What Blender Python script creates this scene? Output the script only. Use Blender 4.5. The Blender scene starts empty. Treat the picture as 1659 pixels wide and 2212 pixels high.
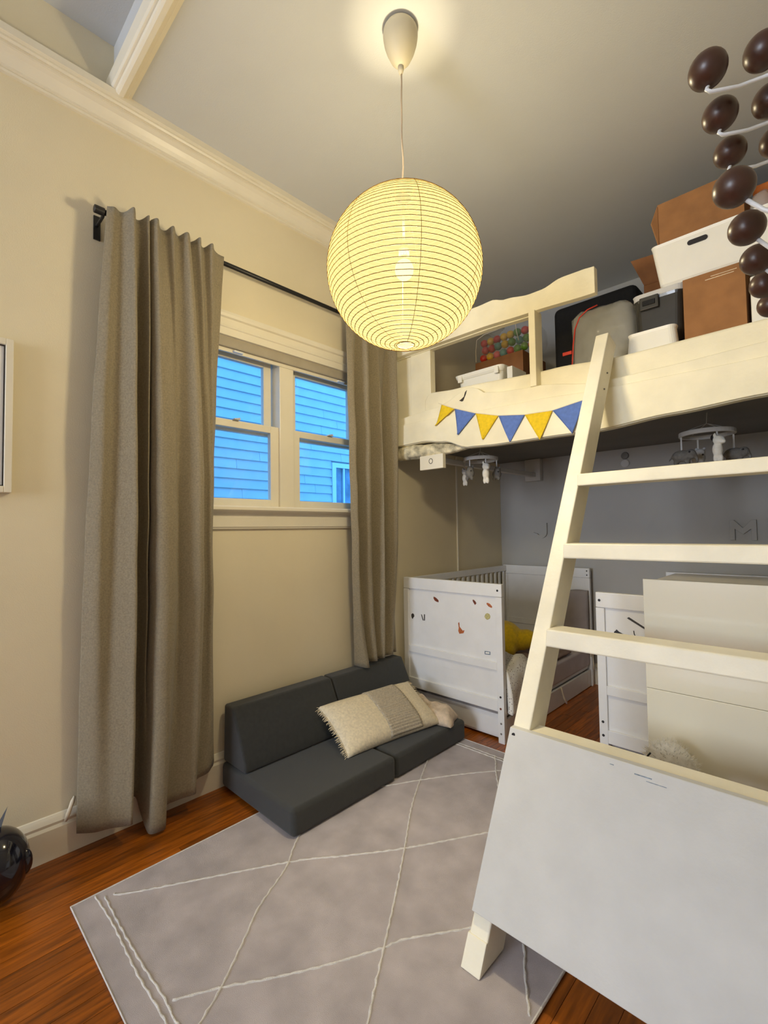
import bpy, math, random
from mathutils import Vector, Matrix, noise
random.seed(7)
S = bpy.context.scene
COL = S.collection

# ---------------------------------------------------------------- camera, world, lights, exposure
CAM = Vector((2.0655, 0.0, 1.1525))
TH, PI_, RO, FPX = 0.7664, 0.0384, -0.0148, 1013.0
f = Vector((-math.sin(TH)*math.cos(PI_), math.cos(TH)*math.cos(PI_), math.sin(PI_)))
r = f.cross(Vector((0, 0, 1))).normalized()
u = r.cross(f)
r2 = r*math.cos(RO) + u*math.sin(RO)
u2 = -r*math.sin(RO) + u*math.cos(RO)
cd = bpy.data.cameras.new('camera')
cam = bpy.data.objects.new('camera', cd)
COL.objects.link(cam)
cd.sensor_fit = 'HORIZONTAL'
cd.sensor_width = 36.0
cd.lens = 36.0*FPX/1659.0
cd.clip_start = 0.02
cam.matrix_world = Matrix(((r2.x, u2.x, -f.x, CAM.x), (r2.y, u2.y, -f.y, CAM.y), (r2.z, u2.z, -f.z, CAM.z), (0, 0, 0, 1)))
S.camera = cam

wd = bpy.data.worlds.new('sky')
S.world = wd
wd.use_nodes = True
bg = wd.node_tree.nodes['Background']
bg.inputs[0].default_value = (0.09, 0.37, 0.95, 1)
bg.inputs[1].default_value = 4.3

S.view_settings.view_transform = 'Standard'
S.view_settings.look = 'None'
S.view_settings.gamma = 1.0
S.view_settings.use_curve_mapping = False
S.view_settings.exposure = 0.0
S.cycles.use_denoising = True
S.cycles.max_bounces = 6
S.cycles.diffuse_bounces = 4
S.cycles.glossy_bounces = 3
S.cycles.transparent_max_bounces = 8
S.cycles.use_adaptive_sampling = True
S.cycles.adaptive_threshold = 0.06
S.cycles.adaptive_min_samples = 16
S.cycles.sample_clamp_indirect = 6.0
S.cycles.caustics_reflective = False
S.cycles.caustics_refractive = False

# daylight entering through the window in the wall behind the photographer
ld = bpy.data.lights.new('daylight_rear_window', 'AREA')
ld.shape = 'RECTANGLE'
ld.size = 1.2
ld.size_y = 1.7
ld.energy = 128
ld.color = (0.90, 0.95, 1.0)
lo = bpy.data.objects.new('daylight_rear_window', ld)
COL.objects.link(lo)
lo.location = (0.80, -4.08, 1.55)
lo.rotation_euler = (math.radians(90), 0, 0)
BULB_W = 188.0
BULB_C = (1.0, 0.85, 0.55)

# ---------------------------------------------------------------- helpers
def lin(c):
    out = []
    for v in c:
        v /= 255.0
        out.append(v/12.92 if v <= 0.04045 else ((v+0.055)/1.055)**2.4)
    return (*out, 1.0)

MATS = {}
def mat(name, rgb, rough=0.6, var=0.06, scale=12.0, bump=0.0, bscale=200.0, metal=0.0, coat=0.0, spec=0.5, stretch=None, rnd=0.0, sheen=0.0, alpha=None, trans=0.0):
    """principled material with procedural colour variation and fine relief"""
    m = bpy.data.materials.new(name)
    m.use_nodes = True
    nt = m.node_tree
    b = nt.nodes['Principled BSDF']
    b.inputs['Roughness'].default_value = rough
    b.inputs['Metallic'].default_value = metal
    b.inputs['Coat Weight'].default_value = coat
    b.inputs['Specular IOR Level'].default_value = spec
    b.inputs['Sheen Weight'].default_value = sheen
    b.inputs['Transmission Weight'].default_value = trans
    if alpha is not None:
        b.inputs['Alpha'].default_value = alpha
    geo = nt.nodes.new('ShaderNodeNewGeometry')
    mp = nt.nodes.new('ShaderNodeMapping')
    nt.links.new(geo.outputs['Position'], mp.inputs['Vector'])
    if stretch:
        mp.inputs['Scale'].default_value = stretch
    oi = nt.nodes.new('ShaderNodeObjectInfo')
    if rnd:
        vm = nt.nodes.new('ShaderNodeVectorMath'); vm.operation = 'SCALE'
        vm.inputs[0].default_value = (31.0, 17.0, 11.0)
        nt.links.new(oi.outputs['Random'], vm.inputs['Scale'])
        nt.links.new(vm.outputs['Vector'], mp.inputs['Location'])
    n = nt.nodes.new('ShaderNodeTexNoise')
    n.inputs['Scale'].default_value = scale
    n.inputs['Detail'].default_value = 5.0
    nt.links.new(mp.outputs['Vector'], n.inputs['Vector'])
    c = lin(rgb)
    ra = nt.nodes.new('ShaderNodeValToRGB')
    lo_ = [max(0.0, v*(1-2.2*var)) for v in c[:3]]
    hi_ = [min(1.0, v*(1+2.2*var)) for v in c[:3]]
    ra.color_ramp.elements[0].color = (*lo_, 1)
    ra.color_ramp.elements[1].color = (*hi_, 1)
    ra.color_ramp.elements[0].position = 0.28
    ra.color_ramp.elements[1].position = 0.72
    nt.links.new(n.outputs['Fac'], ra.inputs['Fac'])
    src = ra.outputs['Color']
    if rnd:
        hs = nt.nodes.new('ShaderNodeHueSaturation')
        mr = nt.nodes.new('ShaderNodeMapRange')
        mr.inputs['To Min'].default_value = 1-rnd
        mr.inputs['To Max'].default_value = 1+rnd
        nt.links.new(oi.outputs['Random'], mr.inputs['Value'])
        nt.links.new(mr.outputs['Result'], hs.inputs['Value'])
        nt.links.new(src, hs.inputs['Color'])
        src = hs.outputs['Color']
    nt.links.new(src, b.inputs['Base Color'])
    if bump:
        n2 = nt.nodes.new('ShaderNodeTexNoise')
        n2.inputs['Scale'].default_value = bscale
        n2.inputs['Detail'].default_value = 3.0
        nt.links.new(geo.outputs['Position'], n2.inputs['Vector'])
        bp = nt.nodes.new('ShaderNodeBump')
        bp.inputs['Strength'].default_value = bump
        bp.inputs['Distance'].default_value = 0.004
        nt.links.new(n2.outputs['Fac'], bp.inputs['Height'])
        nt.links.new(bp.outputs['Normal'], b.inputs['Normal'])
    MATS[name] = m
    return m

def see_through(name, rgb, t=0.6, rough=0.2):
    """thin clear film / pane: part transparent, part glossy tinted film"""
    m = mat(name, rgb, rough, var=0.04)
    nt = m.node_tree
    b = nt.nodes['Principled BSDF']; out = nt.nodes['Material Output']
    tr = nt.nodes.new('ShaderNodeBsdfTransparent')
    mx = nt.nodes.new('ShaderNodeMixShader')
    mx.inputs[0].default_value = 1-t
    nt.links.new(tr.outputs[0], mx.inputs[1]); nt.links.new(b.outputs[0], mx.inputs[2])
    nt.links.new(mx.outputs[0], out.inputs['Surface'])
    return m

class MB:
    def __init__(s):
        s.v = []; s.f = []
    def add(s, vs, fs):
        k = len(s.v)
        s.v += [Vector(p) for p in vs]
        s.f += [[i+k for i in q] for q in fs]
        return s
    def box(s, x0, x1, y0, y1, z0, z1):
        return s.add([(x0,y0,z0),(x1,y0,z0),(x1,y1,z0),(x0,y1,z0),(x0,y0,z1),(x1,y0,z1),(x1,y1,z1),(x0,y1,z1)],
                     [(0,3,2,1),(4,5,6,7),(0,1,5,4),(1,2,6,5),(2,3,7,6),(3,0,4,7)])
    def prism(s, prof, axis, a, b):
        """profile in the two other axes (in order), extruded from a to b along axis"""
        n = len(prof)
        def P(p, t):
            q = list(p); q.insert(axis, t); return tuple(q)
        vs = [P(p, a) for p in prof] + [P(p, b) for p in prof]
        fs = [tuple(range(n)), tuple(range(2*n-1, n-1, -1))]
        for i in range(n):
            j = (i+1) % n
            fs.append((i, i+n, j+n, j))
        return s.add(vs, fs)
    def tube(s, pts, rad, n=8, closed=False):
        pts = [Vector(p) for p in pts]
        rads = rad if isinstance(rad, (list, tuple)) else [rad]*len(pts)
        vs = []; fs = []
        m = len(pts)
        prev = None
        for i, p in enumerate(pts):
            if closed:
                d = pts[(i+1) % m] - pts[i-1]
            else:
                d = pts[min(i+1, m-1)] - pts[max(i-1, 0)]
            d.normalize()
            if prev is None:
                a = d.orthogonal().normalized()
            else:
                a = prev - d*prev.dot(d)
                if a.length < 1e-6: a = d.orthogonal()
                a.normalize()
            prev = a
            b = d.cross(a)
            for k in range(n):
                t = 2*math.pi*k/n
                vs.append(p + (a*math.cos(t)+b*math.sin(t))*rads[i])
        for i in range(m if closed else m-1):
            i2 = (i+1) % m
            for k in range(n):
                k2 = (k+1) % n
                fs.append((i*n+k, i*n+k2, i2*n+k2, i2*n+k))
        if not closed:
            fs.append(tuple(range(n-1, -1, -1)))
            fs.append(tuple((m-1)*n+k for k in range(n)))
        return s.add(vs, fs)
    def lathe(s, prof, c, n=24, axis=2):
        """profile (radius, height) about an axis through c"""
        vs = []; fs = []
        for (rr, h) in prof:
            for k in range(n):
                t = 2*math.pi*k/n
                p = [rr*math.cos(t), rr*math.sin(t)]
                p.insert(axis, h)
                vs.append((c[0]+p[0], c[1]+p[1], c[2]+p[2]))
        for i in range(len(prof)-1):
            for k in range(n):
                k2 = (k+1) % n
                fs.append((i*n+k, i*n+k2, (i+1)*n+k2, (i+1)*n+k))
        fs.append(tuple(range(n-1, -1, -1)))
        fs.append(tuple((len(prof)-1)*n+k for k in range(n)))
        return s.add(vs, fs)
    def ell(s, c, rad, n=14, m=9, rot=None):
        if not isinstance(rad, (list, tuple)): rad = (rad,)*3
        vs = []; fs = []
        R = rot.to_matrix() if rot is not None else Matrix.Identity(3)
        c = Vector(c)
        for i in range(m+1):
            ph = math.pi*i/m
            for k in range(n):
                t = 2*math.pi*k/n
                q = Vector((rad[0]*math.sin(ph)*math.cos(t), rad[1]*math.sin(ph)*math.sin(t), rad[2]*math.cos(ph)))
                vs.append(c + R @ q)
        for i in range(m):
            for k in range(n):
                k2 = (k+1) % n
                fs.append((i*n+k, (i+1)*n+k, (i+1)*n+k2, i*n+k2))
        return s.add(vs, fs)
    def grid(s, fn, nu, nv):
        vs = [fn(i/nu, j/nv) for j in range(nv+1) for i in range(nu+1)]
        fs = [(j*(nu+1)+i, j*(nu+1)+i+1, (j+1)*(nu+1)+i+1, (j+1)*(nu+1)+i) for j in range(nv) for i in range(nu)]
        return s.add(vs, fs)
    def build(s, name, m, parent=None, smooth=False, bevel=0.0, seg=2, solid=0.0, remesh=0.0, subsurf=0, weld=False):
        xs = [p.x for p in s.v]; ys = [p.y for p in s.v]; zs = [p.z for p in s.v]
        o0 = Vector(((min(xs)+max(xs))/2, (min(ys)+max(ys))/2, min(zs)))
        me = bpy.data.meshes.new(name)
        me.from_pydata([p-o0 for p in s.v], [], s.f)
        me.validate()
        import bmesh
        bm = bmesh.new(); bm.from_mesh(me)
        if weld: bmesh.ops.remove_doubles(bm, verts=bm.verts, dist=1e-5)
        bmesh.ops.recalc_face_normals(bm, faces=bm.faces)
        bm.to_mesh(me); bm.free()
        me.materials.append(MATS[m] if isinstance(m, str) else m)
        if smooth:
            me.polygons.foreach_set('use_smooth', [True]*len(me.polygons))
        o = bpy.data.objects.new(name, me)
        COL.objects.link(o)
        o.location = o0
        if parent is not None: attach(o, parent)
        if solid:
            md = o.modifiers.new('thickness', 'SOLIDIFY'); md.thickness = solid; md.offset = 0
        if remesh:
            md = o.modifiers.new('remesh', 'REMESH'); md.mode = 'VOXEL'; md.voxel_size = remesh; md.use_smooth_shade = True
            md = o.modifiers.new('soften', 'SMOOTH'); md.factor = 0.5; md.iterations = 4
        if bevel:
            md = o.modifiers.new('bevel', 'BEVEL'); md.width = bevel; md.segments = seg; md.limit_method = 'ANGLE'
            md.angle_limit = math.radians(40)
            if seg > 1:
                md.harden_normals = smooth
        if subsurf:
            md = o.modifiers.new('subdivide', 'SUBSURF'); md.levels = subsurf; md.render_levels = subsurf
        return o

BASE = {}
def world_base(o):
    return BASE.get(o.name)
def attach(o, parent):
    """parent o keeping the world placement it was built with"""
    o.parent = parent
    t = Vector(parent.location)
    p = parent.parent
    if p is not None:
        # a part's own location is already absolute, cancelled by its parent inverse
        pass
    o.matrix_parent_inverse = Matrix.Translation(-t)

def thing(name, loc, label, cat, group=None):
    o = bpy.data.objects.new(name, None)
    COL.objects.link(o)
    o.empty_display_size = 0.05
    o.location = loc
    return tag(o, label, cat, group)
def tag(o, label, cat, group=None):
    o['label'] = label; o['category'] = cat
    if group: o['group'] = group
    return o
def struct(o):
    o['kind'] = 'structure'
    return o
def part_label(o, label):
    o['label'] = label
    return o
def copy_tree(o, parent=None, delta=None):
    c = o.copy(); COL.objects.link(c)
    if parent is not None: c.parent = parent
    if delta is not None: c.location = Vector(o.location) + Vector(delta)
    for ch in [q for q in list(COL.objects) if q.parent == o]:
        copy_tree(ch, c)
    return c
def B(*a):
    return MB().box(*a)
def lerp(a, b, t): return a+(b-a)*t
def interp(tab, x):
    if x <= tab[0][0]: return tab[0][1]
    for (a, va), (b, vb) in zip(tab, tab[1:]):
        if x <= b:
            t = (x-a)/(b-a) if b > a else 0
            t = t*t*(3-2*t)
            return lerp(va, vb, t)
    return tab[-1][1]
def nz(x, y, z, s=1.0):
    return noise.noise(Vector((x*s, y*s, z*s)))

# ---------------------------------------------------------------- materials
mat('wall_paint', (229, 217, 187), 0.7, 0.015, 3, 0.12, 260)
mat('grey_wall_paint', (180, 177, 171), 0.75, 0.02, 3, 0.12, 260)
mat('side_wall_paint', (176, 171, 162), 0.75, 0.02, 3, 0.12, 260)
mat('ceiling_paint', (205, 206, 205), 0.8, 0.015, 2, 0.1, 200)
mat('trim_paint', (234, 226, 206), 0.35, 0.015, 6, 0.05, 120)
mat('white_paint', (236, 230, 210), 0.45, 0.03, 9, 0.12, 90, stretch=(1, 1, 1))
mat('panel_paint', (198, 198, 197), 0.5, 0.025, 9, 0.12, 90)
mat('loft_paint', (238, 229, 200), 0.5, 0.035, 7, 0.2, 60)
mat('bark_paint', (205, 195, 165), 0.8, 0.28, 22, 1.0, 45)
mat('crib_white', (232, 231, 230), 0.4, 0.015, 10, 0.04, 100)
mat('oak', (150, 80, 14), 0.34, 0.24, 6.0, 0.08, 90, stretch=(14, 1.1, 14), rnd=0.22)
mat('sub_floor', (60, 34, 16), 0.8, 0.1)
mat('rug_pile', (192, 182, 184), 0.95, 0.085, 9, 0.7, 900, sheen=0.2)
mat('rug_line', (236, 232, 228), 0.95, 0.05, 60, 1.0, 500)
mat('curtain_cloth', (144, 132, 108), 0.9, 0.09, 160, 0.5, 700, sheen=0.15)
mat('black_metal', (24, 22, 22), 0.45, 0.05)
mat('paper_white', (235, 232, 225), 0.7, 0.02)
mat('couch_cloth', (53, 54, 53), 0.9, 0.06, 60, 0.5, 800, sheen=0.2)
mat('cream_cloth', (236, 222, 192), 0.9, 0.06, 90, 0.6, 500)
mat('band_cloth', (196, 184, 162), 0.9, 0.10, 120, 0.6, 600)
mat('beige_throw', (214, 194, 170), 0.9, 0.08, 40, 0.7, 350)
mat('cabinet_cream', (236, 229, 208), 0.16, 0.012, 3, coat=0.3)
mat('knob_wood', (66, 40, 30), 0.34, 0.12, 30)
mat('wire_white', (226, 228, 230), 0.35, 0.02)
mat('cardboard', (156, 108, 64), 0.85, 0.06, 14, 0.1, 120)
mat('cardboard_dark', (140, 92, 52), 0.85, 0.06, 14, 0.1, 120)
mat('bin_white', (240, 236, 224), 0.4, 0.01)
mat('bin_smoke', (52, 50, 46), 0.25, 0.05, coat=0.3)
mat('black_fabric', (20, 19, 20), 0.8, 0.1, 60, 0.4, 300)
mat('bag_contents', (150, 142, 130), 0.8, 0.25, 18)
see_through('clear_film', (225, 225, 220), 0.62, 0.15)
see_through('ball_film', (225, 225, 220), 0.86, 0.15)
see_through('smoke_film', (60, 58, 54), 0.25, 0.15)
mat('zip_red', (214, 62, 44), 0.5, 0.05)
mat('flag_yellow', (232, 196, 30), 0.85, 0.05, 60, 0.4, 500)
mat('flag_blue', (92, 120, 190), 0.85, 0.05, 60, 0.4, 500)
mat('string_cream', (225, 215, 190), 0.8, 0.05)
mat('yellow_plush', (226, 190, 18), 0.95, 0.06, 60, 0.8, 400, sheen=0.3)
mat('mauve_cloth', (150, 128, 118), 0.95, 0.09, 14, 0.6, 200)
mat('sheet_mauve', (204, 194, 194), 0.9, 0.04, 10, 0.2, 200)
mat('taupe_bumper', (160, 150, 146), 0.9, 0.05, 8, 0.2, 200)
mat('grey_plush', (120, 116, 110), 0.95, 0.1, 60, 0.6, 300)
mat('white_plush', (246, 240, 226), 0.95, 0.04, 70, 0.3, 260, sheen=0.3)
mat('felt_pale', (200, 198, 196), 0.85, 0.03)
mat('dark_dot', (26, 22, 24), 0.5, 0.05)
mat('grey_dot', (120, 116, 110), 0.5, 0.05)
mat('sticker_brown', (112, 52, 28), 0.5, 0.15, 120)
mat('sticker_orange', (176, 96, 50), 0.5, 0.15, 120)
mat('sticker_gold', (186, 176, 120), 0.5, 0.15, 120)
mat('sticker_blue', (120, 134, 150), 0.5, 0.2, 120)
mat('sticker_dark', (52, 46, 40), 0.5, 0.2, 120)
mat('navy_gloss', (20, 20, 34), 0.12, 0.05, coat=0.5)
mat('siding_paint', (194, 200, 200), 0.6, 0.02, 6, 0.1, 60, rnd=0.03)
mat('house_trim', (222, 226, 226), 0.5, 0.02)
mat('dusk_glass', (120, 136, 150), 0.1, 0.2, 5)
mat('ground_soil', (96, 92, 84), 0.9, 0.1)
mat('exterior_wall', (200, 200, 200), 0.8, 0.03)
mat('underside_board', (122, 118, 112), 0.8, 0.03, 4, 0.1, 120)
mat('mat_pale_wall', (205, 203, 200), 0.7, 0.02)
mat('shade_cloth', (172, 162, 144), 0.8, 0.03)
mat('ribbon', (226, 214, 190), 0.8, 0.04)
mat('cord_beige', (196, 176, 150), 0.7, 0.05)
mat('canopy_white', (196, 186, 160), 0.55, 0.02)
mat('rib_bamboo', (148, 112, 44), 0.7, 0.08)
mat('orange_item', (208, 112, 34), 0.6, 0.1)
for nm, c in dict(red=(200, 52, 36), yellow=(226, 178, 30), green=(96, 142, 46), teal=(96, 150, 140), pink=(214, 92, 92)).items():
    mat('ball_'+nm, c, 0.35, 0.03)
# speckled duvet
m = mat('speckle_cotton', (236, 232, 224), 0.9, 0.03, 20, 0.4, 120)
nt = m.node_tree
vo = nt.nodes.new('ShaderNodeTexVoronoi'); vo.inputs['Scale'].default_value = 75
gp = nt.nodes.new('ShaderNodeNewGeometry'); nt.links.new(gp.outputs['Position'], vo.inputs['Vector'])
cr = nt.nodes.new('ShaderNodeValToRGB')
cr.color_ramp.elements[0].position = 0.16; cr.color_ramp.elements[0].color = lin((120, 100, 90))
cr.color_ramp.elements[1].position = 0.24; cr.color_ramp.elements[1].color = lin((236, 232, 224))
nt.links.new(vo.outputs['Distance'], cr.inputs['Fac'])
nt.links.new(cr.outputs['Color'], nt.nodes['Principled BSDF'].inputs['Base Color'])
# window pane: clear with a fresnel reflection
m = bpy.data.materials.new('window_glass'); m.use_nodes = True; nt = m.node_tree; nt.nodes.remove(nt.nodes['Principled BSDF'])
tr = nt.nodes.new('ShaderNodeBsdfTransparent'); gl = nt.nodes.new('ShaderNodeBsdfGlossy'); gl.inputs['Roughness'].default_value = 0.02
fr = nt.nodes.new('ShaderNodeFresnel'); fr.inputs['IOR'].default_value = 1.35
gb = nt.nodes.new('ShaderNodeNewGeometry'); mr = nt.nodes.new('ShaderNodeMapRange')      # same reflectance on both faces of the pane
mr.inputs['To Min'].default_value = 1.35; mr.inputs['To Max'].default_value = 1/1.35
nt.links.new(gb.outputs['Backfacing'], mr.inputs['Value']); nt.links.new(mr.outputs['Result'], fr.inputs['IOR'])
mx = nt.nodes.new('ShaderNodeMixShader')
nt.links.new(fr.outputs[0], mx.inputs[0]); nt.links.new(tr.outputs[0], mx.inputs[1]); nt.links.new(gl.outputs[0], mx.inputs[2])
nt.links.new(mx.outputs[0], nt.nodes['Material Output'].inputs['Surface'])
MATS['window_glass'] = m
# glowing rice paper: thin sheet that lets some light straight through and glows from the bulb inside
m = bpy.data.materials.new('rice_paper'); m.use_nodes = True; nt = m.node_tree; nt.nodes.remove(nt.nodes['Principled BSDF'])
tr = nt.nodes.new('ShaderNodeBsdfTransparent'); em = nt.nodes.new('ShaderNodeEmission')
nn = nt.nodes.new('ShaderNodeTexNoise'); nn.inputs['Scale'].default_value = 40; nn.inputs['Detail'].default_value = 6
gp = nt.nodes.new('ShaderNodeNewGeometry'); nt.links.new(gp.outputs['Position'], nn.inputs['Vector'])
cr = nt.nodes.new('ShaderNodeValToRGB')
cr.color_ramp.elements[0].color = (1.0, 0.86, 0.29, 1); cr.color_ramp.elements[1].color = (1.08, 0.94, 0.38, 1)
nt.links.new(nn.outputs['Fac'], cr.inputs['Fac']); nt.links.new(cr.outputs['Color'], em.inputs['Color'])
em.inputs['Strength'].default_value = 1.05
mx = nt.nodes.new('ShaderNodeMixShader'); mx.inputs[0].default_value = 0.83
nt.links.new(tr.outputs[0], mx.inputs[1]); nt.links.new(em.outputs[0], mx.inputs[2])
nt.links.new(mx.outputs[0], nt.nodes['Material Output'].inputs['Surface'])
MATS['rice_paper'] = m
m = bpy.data.materials.new('bulb_glow'); m.use_nodes = True; nt = m.node_tree; nt.nodes.remove(nt.nodes['Principled BSDF'])
em = nt.nodes.new('ShaderNodeEmission'); em.inputs['Color'].default_value = (1, 0.85, 0.5, 1); em.inputs['Strength'].default_value = 5.0
nt.links.new(em.outputs[0], nt.nodes['Material Output'].inputs['Surface']); MATS['bulb_glow'] = m

# ---------------------------------------------------------------- room shell
XR, YF, YD, ZC, ZH, Y0 = 2.16, -4.00, 3.589, 2.90, 3.155, 0.585
WY0, WY1, WZ0, WZ1 = 0.86, 2.02, 1.255, 2.09          # window opening in the left wall
mb = MB()
mb.box(-.14, 0, YF-.1, WY0, -.05, ZH+.1); mb.box(-.14, 0, WY1, YD+.1, -.05, ZH+.1)
mb.box(-.14, 0, WY0, WY1, -.05, WZ0); mb.box(-.14, 0, WY0, WY1, WZ1, ZH+.1)
struct(mb.build('wall_left', 'wall_paint'))
struct(B(-.14, XR+.14, YD, YD+.12, -.05, ZH+.1).build('wall_back', 'grey_wall_paint'))
struct(B(XR, XR+.14, YF-.1, YD+.1, -.05, ZH+.1).build('wall_right', 'side_wall_paint'))
RX0, RX1, RZ0, RZ1 = 0.20, 1.40, 0.70, 2.40
mb = MB()
mb.box(-.14, RX0, YF-.12, YF, -.05, ZH+.1); mb.box(RX1, XR+.14, YF-.12, YF, -.05, ZH+.1)
mb.box(RX0, RX1, YF-.12, YF, -.05, RZ0); mb.box(RX0, RX1, YF-.12, YF, RZ1, ZH+.1)
struct(mb.build('wall_front', 'wall_paint'))
mb = MB()
mb.box(-.14, XR+.14, Y0, YD+.12, ZC, ZH+.1); mb.box(-.14, XR+.14, YF-.12, Y0, ZH, ZH+.1)
struct(mb.build('ceiling', 'ceiling_paint'))
fl = struct(B(-.14, XR+.14, YF-.12, YD+.12, -.08, -.012).build('floor', 'sub_floor'))
# oak strips, each board its own piece
unit = MB().box(-.5, .5, -.5, .5, -.012, 0)
SW = 0.0572
pm = None
k = 0
for i in range(int((XR)/SW)+1):
    y = YF + random.uniform(-.9, 0)
    while y < YD:
        L = random.uniform(.9, 1.7)
        a, b_ = max(y, YF), min(y+L, YD)
        x0, x1 = i*SW, min((i+1)*SW, XR)
        if b_-a > .02 and x1-x0 > .01:
            if pm is None:
                o = unit.build('plank', 'oak', fl); pm = o.data
                o.data.transform(Matrix.Translation((0, 0, -.012)))
            else:
                o = bpy.data.objects.new('plank', pm); COL.objects.link(o); attach(o, fl)
            o.location = ((x0+x1)/2, (a+b_)/2, 0); o.scale = (x1-x0-.0012, b_-a-.0015, 1)
        y += L

# crown mouldings and baseboards
def crown_prof():
    return [(0, 0), (.014, 0), (.016, .008), (.013, .012), (.021, .015), (.021, .021), (.030, .034), (.043, .050), (.058, .059), (.066, .060), (.066, .068), (.073, .066), (.079, .072), (.078, .080), (.090, .083), (.090, .11), (0, .11)]
zc0 = ZC-.11
struct(MB().prism([(a, zc0+b) for a, b in crown_prof()], 1, YF, YD).build('trim_1', 'trim_paint'))
mb = MB().prism([(.552, 2.975), (.552, 2.912), (.557, 2.902), (.566, 2.900), (.569, 2.890), (.578, 2.884), (.594, 2.884), (.598, 2.891), (.610, 2.891), (.613, 2.897), (.624, 2.8985), (.624, 2.902), (.586, 2.902), (.586, 2.975)], 0, .02, XR)
struct(mb.build('trim_2', 'trim_paint'))
base_prof = [(0, 0), (.018, 0), (.018, .105), (.012, .115), (.014, .125), (.008, .14), (.004, .148), (0, .15)]
struct(MB().prism(base_prof, 1, YF, YD).build('baseboard_left', 'trim_paint'))
struct(MB().prism([(YD-a, b) for a, b in base_prof], 0, 0.02, XR).build('baseboard_back', 'trim_paint'))

# window in the left wall: two double-hung units under one head
def sash(parent, y0, y1, z0, z1, x0, x1, st, rb, rt, glass_x):
    s_ = MB()
    s_.box(x0, x1, y0, y0+st, z0, z1); s_.box(x0, x1, y1-st, y1, z0, z1)
    s_.box(x0, x1, y0+st, y1-st, z0, z0+rb); s_.box(x0, x1, y0+st, y1-st, z1-rt, z1)
    o = s_.build('sash', 'trim_paint', parent, bevel=.002, seg=1)
    g = B(glass_x-.002, glass_x+.002, y0+st, y1-st, z0+rb, z1-rt).build('pane', 'window_glass', o)
    return o
w1 = struct(bpy.data.objects.new('window_1', None)); COL.objects.link(w1); w1.location = (0, 1.44, WZ0)
w1['label'] = 'double window with white frames beside the grey curtains'
MB().box(-.14, -.0, WY0, WY0+.035, WZ0, WZ1).box(-.14, 0, WY1-.035, WY1, WZ0, WZ1).box(-.14, 0, WY0, WY1, WZ1-.03, WZ1).box(-.14, -.02, WY0, WY1, WZ0, WZ0+.02).build('frame', 'trim_paint', w1)
B(-.125, -.018, 1.386, 1.474, WZ0, WZ1-.03).build('mullion', 'trim_paint', w1, bevel=.003)
for (a, b_) in ((WY0+.035, 1.386), (1.474, WY1-.035)):
    sash(w1, a, b_, 1.275, 1.700, -.062, -.032, .048, .042, .036, -.047)       # inner lower sash
    sash(w1, a+.012, b_-.012, 1.655, 2.055, -.112, -.082, .045, .045, .035, -.097)    # outer upper sash
    MB().box(-.034, -.012, (a+b_)/2-.016, (a+b_)/2+.016, 1.700, 1.705).tube([(-.03, (a+b_)/2-.006, 1.706), (-.025, (a+b_)/2+.022, 1.712)], .003, 6).build('sash_lock', 'mat_pale_wall', w1)
B(-.03, .004, WY0+.035, WY1-.035, 2.040, 2.088).build('shade_cassette', 'shade_cloth', w1, bevel=.006)
B(-.025, -.012, WY0+.04, WY1-.04, 2.022, 2.040).build('shade_bottom_bar', 'trim_paint', w1, bevel=.002)
for y in (1.14, 1.80):
    MB().box(-.012, .004, y-.025, y+.025, 2.024, 2.034).build('shade_clip', 'wire_white', w1, bevel=.002)
MB().box(0, .018, WY0-.09, WY0, WZ0-.005, 2.09).build('casing', 'trim_paint', w1, bevel=.004)
MB().box(0, .018, WY1, WY1+.09, WZ0-.005, 2.09).build('casing', 'trim_paint', w1, bevel=.004)
MB().prism([(0, 2.088), (.02, 2.088), (.02, 2.122), (.026, 2.126), (.026, 2.132), (.020, 2.136), (.020, 2.168), (.032, 2.172), (.036, 2.184), (.036, 2.196), (0, 2.196)], 1, WY0-.10, WY1+.10).build('head_casing', 'trim_paint', w1)
MB().prism([(-.03, 1.252), (.048, 1.252), (.055, 1.258), (.055, 1.270), (.048, 1.277), (-.03, 1.277)], 1, WY0-.11, WY1+.11).build('stool', 'trim_paint', w1)
MB().prism([(0, 1.168), (.012, 1.168), (.014, 1.174), (.018, 1.178), (.018, 1.240), (.03, 1.252), (0, 1.252)], 1, WY0-.09, WY1+.09).build('apron', 'trim_paint', w1)

# rear window (behind the photographer), where the cool daylight comes from
w2 = struct(bpy.data.objects.new('window_2', None)); COL.objects.link(w2); w2.location = (0.80, YF, RZ0)
MB().box(RX0-.08, RX0, YF, YF+.02, RZ0-.08, RZ1+.08).box(RX1, RX1+.08, YF, YF+.02, RZ0-.08, RZ1+.08).box(RX0, RX1, YF, YF+.02, RZ1, RZ1+.08).box(RX0, RX1, YF, YF+.03, RZ0-.08, RZ0).build('casing', 'trim_paint', w2)
MB().box(RX0, RX1, YF-.07, YF-.04, 1.53, 1.57).box(.785, .815, YF-.07, YF-.04, RZ0, RZ1).build('glazing_bars', 'trim_paint', w2)

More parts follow.
